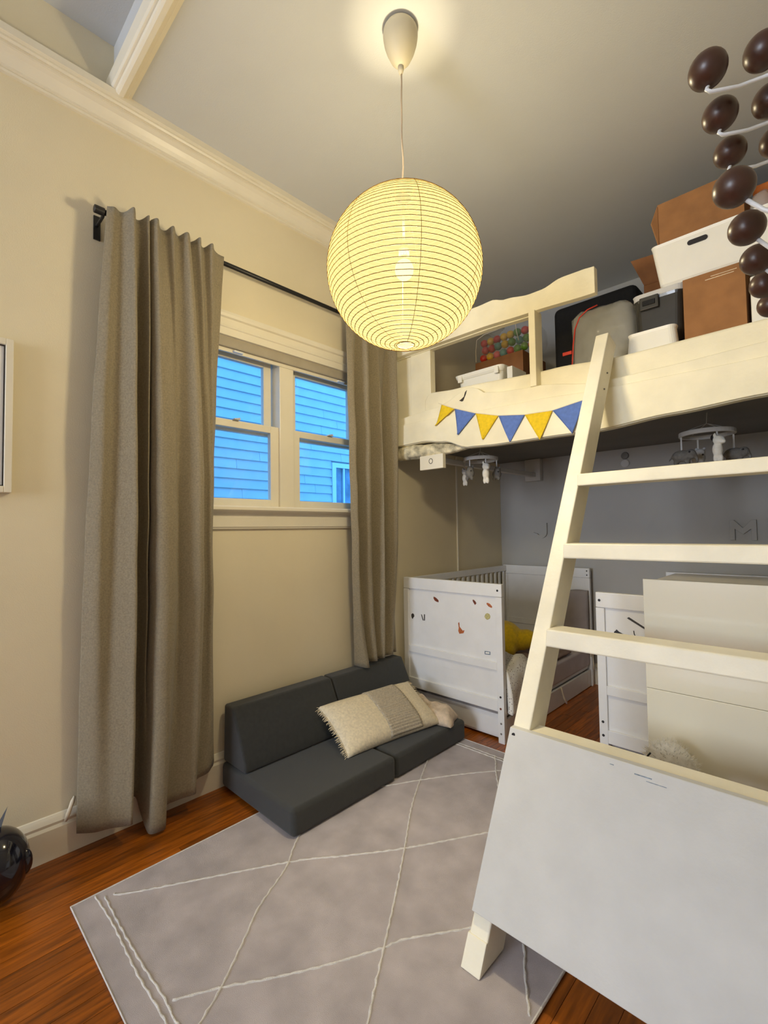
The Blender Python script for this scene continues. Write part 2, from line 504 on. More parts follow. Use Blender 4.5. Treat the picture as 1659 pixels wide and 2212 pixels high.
# outside: yard and the neighbouring house seen through the window
struct(B(-9, -.14, -6, 12, -.62, -.5).build('ground', 'ground_soil'))
hs_ = thing('neighbor_house', (-3.6, 3.2, -.5), 'pale clapboard house outside the window with a small white window', 'house')
B(-5.0, -2.625, -3.0, 8.5, -.5, 4.9).build('wall_core', 'exterior_wall', hs_)
EXP = .107
cb = {}
for row in range(46):
    z = -.3 + row*EXP
    y = -3.0 - random.uniform(0, 1.8)
    while y < 8.5:
        L = 3.66
        a, b_ = max(-3.0, y), min(8.5, y+L)
        segs = [(a, b_)]
        if z+EXP > 1.30 and z < 2.02:                    # leave the house window free
            segs = []
            if a < 3.87: segs.append((a, min(b_, 3.87)))
            if b_ > 4.62: segs.append((max(a, 4.62), b_))
        for (p, q) in segs:
            if q-p < .03: continue
            key = round(q-p, 3)
            if key not in cb:
                h = (q-p)/2-.0015
                o = MB().prism([(-.020, 0), (.022, 0), (.024, .004), (.004, EXP+.012), (-.020, EXP+.012)], 1, -h, h).build('clapboard', 'siding_paint', hs_)
                cb[key] = o.data
                dz = o.location.copy()
                o.data.transform(Matrix.Translation((dz.x, dz.y, dz.z)))
            else:
                o = bpy.data.objects.new('clapboard', cb[key]); COL.objects.link(o); attach(o, hs_)
            o.location = (-2.6, (p+q)/2, z)
        y += L
hw = MB().box(-2.63, -2.565, 3.87, 3.93, 1.28, 2.03).box(-2.63, -2.565, 4.56, 4.62, 1.28, 2.03).box(-2.63, -2.565, 3.93, 4.56, 1.97, 2.03).box(-2.63, -2.555, 3.93, 4.56, 1.28, 1.34).box(-2.63, -2.575, 4.06, 4.085, 1.34, 1.97).build('house_window', 'house_trim', hs_)
B(-2.622, -2.60, 3.93, 4.06, 1.34, 1.97).build('pane', 'dusk_glass', hw)
B(-2.622, -2.60, 4.085, 4.56, 1.34, 1.97).build('pane', 'dusk_glass', hw)

# ---------------------------------------------------------------- paper lantern
LX, LY, LZ, LR = 1.035, 1.188, 2.035, 0.262
pl = thing('pendant_lantern', (LX, LY, ZC), 'round glowing white paper lantern hanging from the ceiling on a cord', 'lamp')
MB().lathe([(.0, 0), (.052, 0), (.059, -.012), (.0605, -.03), (.057, -.055), (.048, -.085), (.034, -.115), (.02, -.132), (.008, -.140), (0, -.141)], (LX, LY, ZC), 32).build('canopy', 'canopy_white', pl, smooth=True)
MB().lathe([(0, -.128), (.010, -.130), (.0105, -.150), (.006, -.165), (0, -.166)], (LX, LY, ZC), 16).build('cord_grip', 'canopy_white', pl, smooth=True)
pts = [(LX+.002*math.sin(i*.9), LY+.002*math.cos(i*1.3), lerp(ZC-.16, LZ+LR+.035, i/12)) for i in range(13)]
MB().tube(pts, .0028, 8).build('cord', 'cord_beige', pl, smooth=True)
MB().tube([(LX, LY, LZ+LR+.04), (LX, LY, LZ+.07)], [.0045, .0045], 8).build('cord_sleeve', 'canopy_white', pl, smooth=True)
def sq(ph):   # slightly flattened sphere
    return LR*math.sin(ph), LR*.985*math.cos(ph)
phi0, phi1 = .115, math.pi-.118
prof = []
for i in range(97):
    ph = lerp(phi0, phi1, i/96)
    prof.append(sq(ph))
n = 64
mb = MB(); vs = []; fs = []
for (rr, h) in prof:
    for k in range(n):
        t = 2*math.pi*k/n
        vs.append((LX+rr*math.cos(t), LY+rr*math.sin(t), LZ+h))
for i in range(96):
    for k in range(n):
        k2 = (k+1) % n
        fs.append((i*n+k, i*n+k2, (i+1)*n+k2, (i+1)*n+k))
sh = mb.add(vs, fs).build('paper_shade', 'rice_paper', pl, smooth=True)
TURNS = 46
pts = []
for i in range(TURNS*40+1):
    ph = lerp(phi0, phi1, i/(TURNS*40)); t = 2*math.pi*i/40
    rr, h = sq(ph); rr += .0006
    pts.append((LX+rr*math.cos(t), LY+rr*math.sin(t), LZ+h))
part_label(MB().tube(pts, .0013, 5).build('rib_spiral', 'rib_bamboo', sh, smooth=True), 'thin brown spiral rib')
for k in range(7):
    t = 2*math.pi*k/7 + 1.136
    pts = []
    for i in range(33):
        ph = lerp(phi0, phi1, i/32); rr, h = sq(ph); rr += .0004
        pts.append((LX+rr*math.cos(t), LY+rr*math.sin(t), LZ+h))
    MB().tube(pts, .0008, 5).build('paper_seam', 'rib_bamboo', sh, smooth=True)
for ph in (phi0, phi1):
    rr, h = sq(ph)
    MB().tube([(LX+rr*math.cos(2*math.pi*k/32), LY+rr*math.sin(2*math.pi*k/32), LZ+h) for k in range(32)], .0016, 6, closed=True).build('end_ring', 'rib_bamboo', sh, smooth=True)
MB().tube([(LX-.012, LY, LZ-LR*.97), (LX-.012, LY, LZ-LR*.8), (LX-.003, LY, LZ+LR*.8), (LX+.012, LY, LZ+LR*.97)], .0008, 6).build('spreader_wire', 'rib_bamboo', pl)
MB().ell((LX, LY, LZ+.005), (.032, .032, .036), 20, 12).build('bulb', 'bulb_glow', pl, smooth=True)
MB().lathe([(0, 0), (.017, 0), (.019, .05), (.008, .065), (0, .066)], (LX, LY, LZ+.03), 16).build('socket', 'canopy_white', pl, smooth=True)
bl = bpy.data.lights.new('lantern_bulb_light', 'POINT')
bl.energy = BULB_W; bl.color = BULB_C; bl.shadow_soft_size = .07
blo = bpy.data.objects.new('lantern_bulb_light', bl); COL.objects.link(blo); blo.location = (LX, LY, LZ-.045)

# ---------------------------------------------------------------- curtain rod and curtains
cr_ = thing('curtain_rod', (.09, 1.35, 2.385), 'black metal curtain rod running above the window', 'curtain rod')
MB().tube([(.09, .515, 2.385), (.09, 2.20, 2.385)], .0105, 16).build('rod', 'black_metal', cr_, smooth=True)
for y0, y1 in ((.495, .53), (2.19, 2.222)):
    MB().tube([(.09, y0, 2.385), (.09, y0+.002, 2.385), (.09, y1, 2.385)], [.0135, .015, .015], 18).build('finial', 'black_metal', cr_, bevel=.002)
for y in (.528, 2.186):
    MB().box(0, .006, y-.012, y+.012, 2.315, 2.41).tube([(.004, y, 2.372), (.075, y, 2.372), (.09, y, 2.378)], .006, 8).build('bracket', 'black_metal', cr_)

def curtain(name, label, ctrl, zt, nz_=70, per=7):
    """ctrl: (y_top, x_top, y_mid, x_mid, y_bot, x_bot, z_bot) fold points; catmull-rom between them"""
    def cat(i, t, j):
        p = [ctrl[max(0, min(len(ctrl)-1, i+d))][j] for d in (-1, 0, 1, 2)]
        return .5*(2*p[1] + (p[2]-p[0])*t + (2*p[0]-5*p[1]+4*p[2]-p[3])*t*t + (3*p[1]-p[0]-3*p[2]+p[3])*t**3)
    cols = []
    for i in range(len(ctrl)-1):
        for q in range(per):
            cols.append([cat(i, q/per, j) for j in range(7)])
    cols.append(list(ctrl[-1]))
    nu = len(cols)-1
    def fn(a, b):
        c = cols[min(nu, int(round(a*nu)))]
        w0, w1, w2 = 2*(b-.5)*(b-1), -4*b*(b-1), 2*b*(b-.5)
        y = c[0]*w0+c[2]*w1+c[4]*w2; x = c[1]*w0+c[3]*w1+c[5]*w2
        z = lerp(zt + .55*(c[1]-.105)+.003*nz(c[0], 1, 2, 40), c[6], b)
        x += .006*nz(y, z, 3, 5)*math.sin(math.pi*b)
        y += .005*nz(y, z, 9, 4)*math.sin(math.pi*b)
        return (max(x, .022), y, z)
    o = MB().grid(fn, nu, nz_).build(name, 'curtain_cloth', None, smooth=True, solid=.003)
    return tag(o, label, 'curtain', 'grey curtains at the window')
ctl = [(.535,.107,.485,.075,.470,.045,.072),(.558,.114,.520,.112,.515,.090,.074),(.580,.107,.560,.096,.560,.110,.076),(.600,.118,.600,.122,.600,.135,.076),(.618,.142,.632,.152,.624,.145,.078),
       (.628,.128,.641,.110,.627,.090,.09),(.636,.107,.641,.050,.633,.036,.12),(.650,.107,.664,.036,.655,.032,.12),(.662,.120,.682,.060,.674,.036,.11),(.676,.138,.690,.108,.682,.060,.06),(.684,.112,.702,.062,.685,.120,.014),
       (.690,.125,.706,.120,.690,.150,.012),(.708,.142,.720,.150,.715,.158,.012),(.722,.118,.750,.155,.742,.150,.014),(.734,.107,.785,.140,.752,.112,.06),(.752,.112,.798,.112,.765,.104,.072),(.770,.140,.808,.098,.790,.110,.076),(.788,.118,.822,.105,.820,.120,.08),(.806,.112,.848,.126,.850,.130,.082),
       (.828,.140,.876,.146,.868,.132,.084),(.842,.130,.898,.140,.877,.112,.09),(.852,.107,.905,.108,.886,.094,.11),(.868,.120,.916,.094,.900,.090,.12),(.884,.142,.930,.100,.920,.096,.125),(.896,.118,.942,.110,.940,.096,.13),(.915,.108,.952,.100,.955,.090,.14),(.938,.140,.960,.094,.965,.085,.145),
       (.955,.120,.966,.085,.972,.075,.148),(.975,.110,.972,.075,.978,.065,.15),(1.010,.107,.978,.060,.984,.055,.15)]
curtain('curtain', 'grey linen curtain hanging to the floor left of the window', ctl, 2.402)
ct5 = [(1.735,.088,1.822,.060,0),(1.765,.100,1.835,.095,-.004),(1.79,.126,1.852,.125,-.008),(1.812,.110,1.872,.130,-.01),(1.826,.075,1.888,.105,-.004),(1.85,.090,1.896,.070,.004),(1.872,.126,1.905,.080,.01),(1.892,.110,1.922,.112,.012),(1.91,.072,1.944,.124,.012),
       (1.935,.092,1.958,.095,.012),(1.958,.126,1.972,.082,.012),(1.978,.105,1.990,.105,.014),(1.995,.074,2.008,.120,.016),(2.02,.096,2.028,.098,.016),(2.042,.126,2.046,.085,.016),(2.062,.105,2.066,.104,.018),(2.082,.074,2.086,.114,.02),(2.108,.098,2.108,.090,.02),(2.13,.122,2.124,.080,.02),(2.15,.095,2.14,.09,.02),(2.18,.08,2.16,.07,.02)]
ctr = []
for i, (a, b_, c_, d, e) in enumerate(ct5):
    k_ = .5+.5*math.sin(i*1.15+.6)                       # fewer, deeper folds halfway down
    ctr.append((a, .107+(b_-.072)*.62, lerp(a, c_, .10)+.006*math.sin(i*1.9), lerp(.048, .150, k_), c_, d, e+.384))
curtain('curtain', 'grey linen curtain between window and loft, ending on the dark couch back', ctr, 2.402)

# cream tie strap on the wall by the left curtain
tag(MB().tube([(.020, .468, .196), (.024, .461, .180), (.026, .455, .165), (.024, .447, .14), (.020, .441, .118)], [.004, .008, .007, .008, .005], 8).build('cord_tie', 'ribbon', None, smooth=True), 'small cream strap hanging on the wall at the left curtain hem', 'strap')

# ---------------------------------------------------------------- picture at the left edge
pf = thing('picture_frame', (.012, .05, 1.30), 'white framed picture with a thin dark inner line at the left edge', 'picture')
MB().box(.002, .026, -.16, -.138, 1.30, 1.834).box(.002, .026, .250, .272, 1.30, 1.834).box(.002, .026, -.138, .250, 1.30, 1.322).box(.002, .026, -.138, .250, 1.812, 1.834).build('frame', 'trim_paint', pf, bevel=.002)
B(.004, .012, -.138, .250, 1.322, 1.812).build('mat_board', 'paper_white', pf)
MB().box(.012, .016, -.138, -.134, 1.322, 1.812).box(.012, .016, .246, .250, 1.322, 1.812).box(.012, .016, -.134, .246, 1.322, 1.326).box(.012, .016, -.134, .246, 1.808, 1.812).build('inner_line', 'sticker_dark', pf)

# ---------------------------------------------------------------- rug
RUX0, RUX1, RUY0, RUY1 = .325, 1.516, .392, 2.168
rg = thing('rug', (.92, 1.28, 0), 'grey low pile rug with cream crossing diamond lines on the oak floor', 'rug')
def rugf(a, b):
    x = lerp(RUX0, RUX1, a); y = lerp(RUY0, RUY1, b)
    return (x, y, .0075 + .0008*nz(x, y, 0, 6))
B(RUX0, RUX1, RUY0, RUY1, .0005, .0075).build('field', 'rug_pile', rg, bevel=.003)
MB().tube([(RUX0, RUY0, .005), (RUX1, RUY0, .005), (RUX1, RUY1, .005), (RUX0, RUY1, .005)], .0042, 6, closed=True).build('edge_binding', 'rug_line', rg)
def yarn(pts, w=.0036):
    P = [Vector((x, y, 0)) for x, y in pts]
    out = []
    for i in range(len(P)-1):
        p = [P[max(0, min(len(P)-1, i+d))] for d in (-1, 0, 1, 2)]
        m = max(2, int((p[2]-p[1]).length/.012))
        for q in range(m):
            t = q/m
            out.append(.5*(2*p[1] + (p[2]-p[0])*t + (2*p[0]-5*p[1]+4*p[2]-p[3])*t*t + (3*p[1]-p[0]-3*p[2]+p[3])*t**3))
    out.append(P[-1])
    res = []; rad = []
    for i, v in enumerate(out):
        res.append((v.x+.0012*math.sin(i*2.1), v.y+.0012*math.cos(i*1.7), .0072))
        rad.append(w*(1+.25*math.sin(i*1.9)))
    MB().tube(res, rad, 6).build('woven_line', 'rug_line', rg, smooth=True)
yarn([(.366,.498),(.414,.558),(.658,.963),(.781,1.121),(.906,1.288),(1.084,1.575),(1.22,1.80),(1.36,2.02)])
yarn([(.850,.488),(.911,.591),(.972,.676),(1.051,.801),(1.127,.943),(1.157,1.010),(1.265,1.160),(1.40,1.37),(1.50,1.52)])
yarn([(.40,1.25),(.593,1.577),(.652,1.678),(.766,1.853),(.885,2.007),(.95,2.09)])
yarn([(.36,1.36),(.48,1.19),(.599,1.026),(.672,.940),(.752,.789),(.816,.707),(.907,.587),(.949,.516),(.97,.48)])
yarn([(.45,2.06),(.617,1.746),(.753,1.506),(.906,1.285),(1.028,1.104),(1.128,.949),(1.202,.833),(1.240,.777),(1.32,.64),(1.41,.49)])
yarn([(.79,2.10),(.831,2.041),(.865,1.983),(.937,1.880),(1.10,1.65),(1.26,1.42),(1.404,1.216),(1.440,1.151),(1.505,1.05)])
yarn([(.333,.455),(.479,.460),(.612,.457),(.727,.454),(.858,.457),(1.1,.456),(1.5,.457)], .0030)
yarn([(.356,.476),(.527,.472),(.621,.472),(.713,.473),(.83,.477),(.908,.474),(1.2,.475),(1.5,.475)], .0030)
yarn([(.34,2.105),(.7,2.107),(1.1,2.104),(1.5,2.106)], .0030)
yarn([(.34,2.085),(.7,2.087),(1.1,2.084),(1.5,2.086)], .0036)

# ---------------------------------------------------------------- dark play couch
cb_ = thing('floor_couch', (.30, 1.6, .008), 'low charcoal grey foam couch base lying on the rug', 'cushion')
B(.022, .577, 1.036, 1.603, .009, .116).build('cushion_half', 'couch_cloth', cb_, bevel=.020, seg=4, smooth=True)
B(.022, .573, 1.606, 2.168, .009, .115).build('cushion_half', 'couch_cloth', cb_, bevel=.020, seg=4, smooth=True)
wp = [(.022, .1175), (.214, .1175), (.214, .163), (.108, .374), (.030, .374)]
tag(MB().prism(wp, 1, 1.046, 1.612).build('couch_wedge', 'couch_cloth', None, bevel=.012, seg=3, smooth=True), 'charcoal wedge back cushion at the left end of the couch', 'cushion', 'wedge cushions of the couch')
tag(MB().prism(wp, 1, 1.617, 2.175).build('couch_wedge', 'couch_cloth', None, bevel=.012, seg=3, smooth=True), 'charcoal wedge back cushion at the right end of the couch beside the crib', 'cushion', 'wedge cushions of the couch')

# lumbar pillow
pc = Vector((.338, 1.752, .198))
ax_u = Vector((.092, .575, .008)); ax_u.normalize()       # long axis
ax_v = Vector((-.255, .03, .135)); ax_v = (ax_v - ax_u*ax_v.dot(ax_u)).normalized()
ax_n = ax_u.cross(ax_v).normalized()
if ax_n.z < 0: ax_n = -ax_n
PU, PV, PT = .298, .160, .062
def pil(uu, vv, side, off=0.0):
    e = (max(0, 1-abs(uu)**3.2))**.55*(max(0, 1-abs(vv)**3.2))**.55
    t = PT*e*(1+.06*nz(uu, vv, side, 3))
    su = PU*uu*(1-.05*(1-abs(vv)**2)*abs(uu)); sv = PV*vv*(1-.07*(1-abs(uu)**2)*abs(vv))
    return pc + ax_u*su + ax_v*sv + ax_n*(side*(t+off)+.0)
lp = thing('lumbar_pillow', (pc.x, pc.y, .12), 'oblong cream pillow with a ribbed woven band and fringed ends on the couch', 'pillow')
mb = MB()
mb.grid(lambda a, b: pil(2*a-1, 2*b-1, 1), 40, 26); mb.grid(lambda a, b: pil(2*a-1, 2*b-1, -1), 40, 26)
mb.build('pillow_body', 'cream_cloth', lp, smooth=True, weld=True)
NR = 24
def band(a, b):
    uu = lerp(-.14, .54, a); vv = lerp(-.985, .985, b)
    return pil(uu, vv, 1, .0026 + .0024*math.sin(b*NR*2*math.pi))
part_label(MB().grid(band, 14, NR*6).build('woven_band', 'band_cloth', lp, smooth=True, solid=.0015), 'grey-beige ribbed band')
fm = MB()
rf = random.Random(3)
for e in (-1, 1):
    for i in range(64):
        vv = lerp(-.96, .96, i/63)
        p = pil(e*.995, vv, 1)
        d = (ax_u*e + ax_v*rf.uniform(-.5, .5) + ax_n*rf.uniform(-.4, .3)).normalized()
        L = rf.uniform(.014, .026)
        fm.tube([p-ax_u*e*.004, p+d*L*.6, p+d*L-Vector((0, 0, .003))], [.0016, .0014, .0008], 4)
fo = fm.build('fringe', 'cream_cloth', lp); fo['kind'] = 'stuff'

# crumpled throw at the end of the couch
def throw(a, b):
    uu, vv = 2*a-1, 2*b-1
    rr = math.sqrt(uu*uu+vv*vv)
    x = .40 + .155*uu - .03*vv; y = 2.065 + .075*vv + .02*uu
    e = max(0, 1-abs(uu)**3)*max(0, 1-abs(vv)**3)
    z = .120 + .085*e**.6*(1 + .0*rr) + .022*nz(x, y, 1, 16)*e + .014*math.sin(26*x+9*y+3*nz(x, y, 2, 9))*e
    x += .012*nz(x, y, 5, 14); y += .010*nz(x, y, 6, 14)
    return (x, min(y, 2.15), max(z, .120))
tag(MB().grid(throw, 54, 40).build('throw_blanket', 'beige_throw', None, smooth=True, solid=.004), 'crumpled beige throw lying at the couch end against the crib', 'blanket')

# ---------------------------------------------------------------- cribs
def crib_end(parent, x0, x1, y, d, front, name='end_panel'):
    """d: thickness direction sign (+ goes away from the camera)"""
    y0, y1 = sorted((y, y+d*.028))
    yp0, yp1 = sorted((y+d*.011, y+d*.020))
    e = B(x0+.034, x1-.034, yp0, yp1, .165, .785).build(name, 'crib_white', parent)
    B(x0, x0+.038, y0, y1, 0, .778).build('post', 'crib_white', e, bevel=.002)
    B(x1-.038, x1, y0, y1, 0, .778).build('post', 'crib_white', e, bevel=.002)
    B(x0, x1, y0, y1, .779, .850).build('top_rail', 'crib_white', e, bevel=.004)
    B(x0+.038, x1-.038, y0, y1, .384, .426).build('middle_rail', 'crib_white', e, bevel=.002)
    B(x0+.038, x1-.038, y0, y1, .166, .226).build('bottom_rail', 'crib_white', e, bevel=.002)
    return e
def dot(parent, x, y, z, rad=.0055, m='dark_dot'):
    MB().tube([(x, y-.0012, z), (x, y+.004, z)], rad, 12).build('screw_hole', m, parent)
def sticker(parent, pts, y, m, name='sticker'):
    MB().prism(pts, 1, y-.0008, y+.0004).build(name, m, parent)
def crib(name, x0, x1, y0, y1, label, open_side):
    c = thing(name, ((x0+x1)/2, (y0+y1)/2, 0), label, 'crib')
    e1 = crib_end(c, x0, x1, y0, 1, True)
    e2 = crib_end(c, x0, x1, y1, -1, False)
    xs = x0+.006 if open_side > 0 else x1-.030
    B(xs, xs+.024, y0+.028, y1-.028, .800, .845).build('side_rail', 'crib_white', c, bevel=.003)
    B(xs, xs+.024, y0+.028, y1-.028, .200, .245).build('side_rail', 'crib_white', c, bevel=.003)
    n_ = 19
    s0 = None
    for i in range(n_):
        y = lerp(y0+.028, y1-.028, (i+.5)/n_)
        if s0 is None:
            s0 = B(xs+.005, xs+.019, y-.013, y+.013, .245, .800).build('slat', 'crib_white', c, bevel=.003); yy = y
        else:
            s1 = s0.copy(); COL.objects.link(s1); s1.location.y += y-yy
    B(x0+.03, x1-.03, y0+.028, y1-.028, .122, .140).build('bed_base', 'crib_white', c)
    return c, e1, e2
C1X0, C1X1, C1Y0, C1Y1 = .050, .754, 2.263, 3.545
c1, e1, e2 = crib('crib', C1X0, C1X1, C1Y0, C1Y1, 'white crib in the corner by the couch with small stickers on its end panel', 1)
for (x, z, rr, mm) in ((.730, .815, .006, 'dark_dot'), (.735, .246, .006, 'dark_dot'), (.734, .184, .006, 'sticker_brown'), (.735, .106, .0055, 'grey_dot'), (.734, .052, .0055, 'grey_dot')):
    dot(e1, x, C1Y0, z, rr, mm)
dot(e2, .735, C1Y1-.028, .83, .005); dot(e2, .735, C1Y1-.028, .80, .005)
ysk = C1Y0+.0105
def poly(cx, cz, sx, sz, k, rot=0, jag=.25, seed=1):
    rr_ = random.Random(seed); out = []
    for i in range(k):
        t = 2*math.pi*i/k; q = 1+rr_.uniform(-jag, jag)
        a, b = sx*q*math.cos(t), sz*q*math.sin(t)
        out.append((cx+a*math.cos(rot)-b*math.sin(rot), cz+a*math.sin(rot)+b*math.cos(rot)))
    return out
sticker(e1, poly(.303, .728, .020, .011, 8, -.7, .25, 2), ysk, 'sticker_brown')
sticker(e1, poly(.576, .737, .016, .009, 8, -.8, .3, 3), ysk, 'sticker_brown')
sticker(e1, poly(.672, .731, .024, .008, 8, -.5, .25, 4), ysk, 'sticker_orange')
sticker(e1, poly(.117, .606, .011, .015, 7, 0, .35, 5), ysk, 'sticker_dark')
sticker(e1, [(.184,.624),(.190,.624),(.204,.590),(.198,.588)], ysk, 'sticker_dark')
sticker(e1, [(.208,.628),(.215,.628),(.214,.590),(.207,.588)], ysk, 'sticker_dark')
sticker(e1, [(.462,.606),(.470,.612),(.472,.586),(.492,.566),(.505,.570),(.498,.552),(.470,.545),(.462,.560),(.466,.580)], ysk, 'sticker_orange')
sticker(e1, poly(.658, .667, .018, .018, 10, .2, .15, 6), ysk, 'sticker_gold')
sticker(e1, [(.636,.474),(.672,.476),(.672,.458),(.636,.456)], ysk, 'sticker_blue')
sticker(e1, [(.642,.470),(.666,.472),(.666,.463),(.642,.461)], ysk-.0006, 'paper_white')

C2X0, C2X1, C2Y0, C2Y1 = 1.245, 1.949, 2.263, 3.545
c2, f1, f2 = crib('crib', C2X0, C2X1, C2Y0, C2Y1, 'second white crib behind the ladder and cream cabinet', -1)
for (x, z, rr) in ((1.262, .813, .006), (1.262, .259, .006), (1.262, .198, .006)):
    dot(f1, x, C2Y0, z, rr)
sticker(f1, [(1.376,.742),(1.384,.748),(1.452,.708),(1.450,.700)], ysk, 'sticker_dark')
sticker(f1, poly(1.336, .672, .020, .010, 9, -.5, .4, 8), ysk, 'dark_dot')
MB().tube([(1.402, ysk, .690), (1.404, ysk, .675), (1.412, ysk, .660), (1.438, ysk, .642), (1.46, ysk, .635)], .002, 6).build('sticker', 'dark_dot', f1)

def soft_box(x0, x1, y0, y1, z0, z1, amp=.006, fr=5, n_=18):
    mb = MB()
    def corner(a): return a
    def top(a, b):
        x, y = lerp(x0, x1, a), lerp(y0, y1, b)
        e = min(a, 1-a, b, 1-b)
        return (x, y, z1 - .018*max(0, 1-e/.04)**2 + amp*nz(x, y, 2, fr))
    mb.grid(top, n_, n_*2)
    return mb
# mattresses
tag(B(.085, .742, C1Y0+.03, C1Y1-.03, .142, .285).build('mattress', 'sheet_mauve', None, bevel=.022, seg=3, smooth=True), 'mauve sheeted mattress in the crib beside the couch', 'mattress')
tag(B(C2X0+.01, C2X1-.04, C2Y0+.03, C2Y1-.03, .142, .285).build('mattress', 'sheet_mauve', None, bevel=.022, seg=3, smooth=True), 'sheeted mattress in the second crib behind the cream cabinet', 'mattress')
# drawers under the cribs
for (x0, x1, lab) in ((.075, .745, 'white wide drawer under the crib beside the couch'), (1.26, 1.94, 'white drawer under the crib behind the cabinet')):
    dw = thing('underbed_drawer', ((x0+x1)/2, 2.9, 0), lab, 'drawer')
    B(x0, x1-.02, C1Y0+.035, C1Y1-.08, .012, .105).build('drawer_box', 'crib_white', dw, bevel=.002)
    B(x1-.018, x1, C1Y0+.032, C1Y1-.10, .004, .118).build('drawer_front', 'crib_white', dw, bevel=.002)
    if x0 < 1:
        B(x0, x1-.02, C1Y0+.030, C1Y0+.035, .024, .132).build('drawer_end', 'crib_white', dw)
        B(x1-.018, x1, C1Y1-.097, C1Y1-.035, .004, .118).build('end_block', 'crib_white', dw, bevel=.002)
        part_label(MB().tube([(.748, 2.992, .125), (.752, 3.00, .09), (.758, 3.01, .05), (.768, 3.03, .014)], [.004, .005, .006, .008], 6).build('pull_ribbon', 'ribbon', dw, smooth=True), 'cream ribbon pull')
# bedding in crib 1
def duvet(a, b):
    y = lerp(2.300, 2.600, b); t = a
    if t < .5:
        x = lerp(.42, .735, t/.5); z = .345 + .06*math.sin(math.pi*b)*math.sin(math.pi*min(1, t/.5*.9)) + .03*t
    else:
        q = (t-.5)/.5
        x = .735 + .035*math.sin(q*math.pi*.6); z = lerp(.375+.06*math.sin(math.pi*b)*.7, .150+.05*b, q)
    n1 = nz(x, y, z, 9)
    return (x+.018*n1, y+.008*n1, z+.016*nz(x, y, z, 13))
tag(MB().grid(duvet, 44, 26).build('duvet', 'speckle_cotton', None, smooth=True, solid=.03), 'white speckled duvet spilling over the crib side near the couch', 'duvet')
def blank(a, b):
    x, y = lerp(.12, .735, a), lerp(2.55, 3.20, b)
    return (x, y, .296 + .03*max(0, nz(x, y, 4, 5)) + .028*(1-b) + .012*nz(x, y, 1, 12))
tag(MB().grid(blank, 36, 36).build('bed_blanket', 'mauve_cloth', None, smooth=True, solid=.01), 'mauve brown blanket spread over the crib mattress', 'blanket')
tag(MB().ell((.43, 2.84, .420), (.13, .115, .115)).ell((.36, 2.80, .45), (.10, .09, .14)).ell((.55, 2.88, .415), (.10, .06, .066), rot=Matrix.Rotation(-.45, 4, 'Y').to_euler()).ell((.50, 2.79, .36), (.04, .05, .055)).build('plush_cushion', 'yellow_plush', None, remesh=.012), 'plain yellow plush cushion lying on the blanket in the crib', 'cushion')
def bump(a, b):
    x = lerp(.395, .745, a); z = lerp(.285, .690-.10*(1-a)*(1-a)*1.0, b)
    return (x, 3.500 - .030*math.sin(math.pi*a)**.5*math.sin(math.pi*b)**.5 - .02*(1-b), z + .006*nz(x, z, 0, 7))
tag(MB().grid(bump, 24, 24).build('head_cushion', 'taupe_bumper', None, smooth=True, solid=.02), 'taupe padded cushion leaning on the crib headboard', 'cushion')
MBr = MB().tube([(.757, 3.49, .30), (.760, 3.485, .26), (.762, 3.475, .22)], .006, 6).tube([(.757, 3.50, .30), (.762, 3.51, .25), (.764, 3.515, .17), (.764, 3.52, .12)], .005, 6).tube([(.757, 3.47, .29), (.760, 3.50, .315), (.757, 3.52, .29)], .006, 6)
tag(MBr.build('ribbon_tie', 'ribbon', None, smooth=True), 'cream ribbon tied to the far post of the crib', 'ribbon')
# bedding bulging from crib 2
def bul(a, b):
    t = 2*math.pi*a
    z = lerp(.29, .47, b); rr = .05*math.sin(math.pi*min(1, max(0, b*.96+.02)))**.6
    x = 1.242 + .035 + rr*1.0*math.cos(t) ; y = 2.36 + .06*math.sin(t)*rr/.05
    return (x+.006*nz(x, y, z, 25), y, z-.13+.006*nz(x, y, z, 18))
tag(MB().grid(bul, 24, 16).build('cot_sheet', 'speckle_cotton', None, smooth=True), 'white bunched sheet bulging past the post of the second crib', 'bedding')

# ---------------------------------------------------------------- loft bed
lf = thing('loft_bed', (1.08, 2.9, 1.6), 'white painted loft platform with wavy live-edge boards above the cribs', 'loft bed')
def board(top, bot, y0, y1, nx=60):
    x0, x1 = top[0][0], top[-1][0]
    xs = [lerp(x0, x1, i/nx) for i in range(nx+1)]
    pr = [(x, interp(bot, x)) for x in xs] + [(x, interp(top, x)) for x in reversed(xs)]
    return MB().prism(pr, 1, y0, y1)
ftop = [(0,1.848),(.1,1.852),(.38,1.868),(.47,1.884),(.55,1.916),(.625,1.940),(.68,1.918),(.73,1.885),(.85,1.868),(1.0,1.858),(1.34,1.808),(1.6,1.812),(1.91,1.822),(2.155,1.826)]
fbot = [(0,1.672),(.30,1.676),(.45,1.655),(.62,1.600),(.8,1.592),(1.06,1.590),(1.3,1.586),(1.6,1.608),(1.9,1.624),(2.155,1.63)]
board(ftop, fbot, 2.190, 2.232).build('fascia_board', 'loft_paint', lf, bevel=.004)
lt = [(0,1.802),(.3,1.806),(.72,1.792),(1.0,1.786),(1.34,1.770),(1.9,1.764),(2.155,1.764)]
board(lt, [(x, z+.004) for x, z in fbot], 2.179, 2.192).build('fascia_layer', 'loft_paint', lf, bevel=.003)
def bark(a, b):
    x = lerp(0.003, .64, a); t = 2*math.pi*b
    k = 1-max(0, (a-.45)/.55)**1.6
    rz = .040*k+.004; ry = .035*k+.004
    n1 = 1+.22*nz(x, math.cos(t), math.sin(t), 9)+.1*nz(x, math.cos(t), math.sin(t), 26)
    return (x, 2.222+ry*n1*math.cos(t), lerp(1.640, 1.612, a)+rz*n1*math.sin(t))
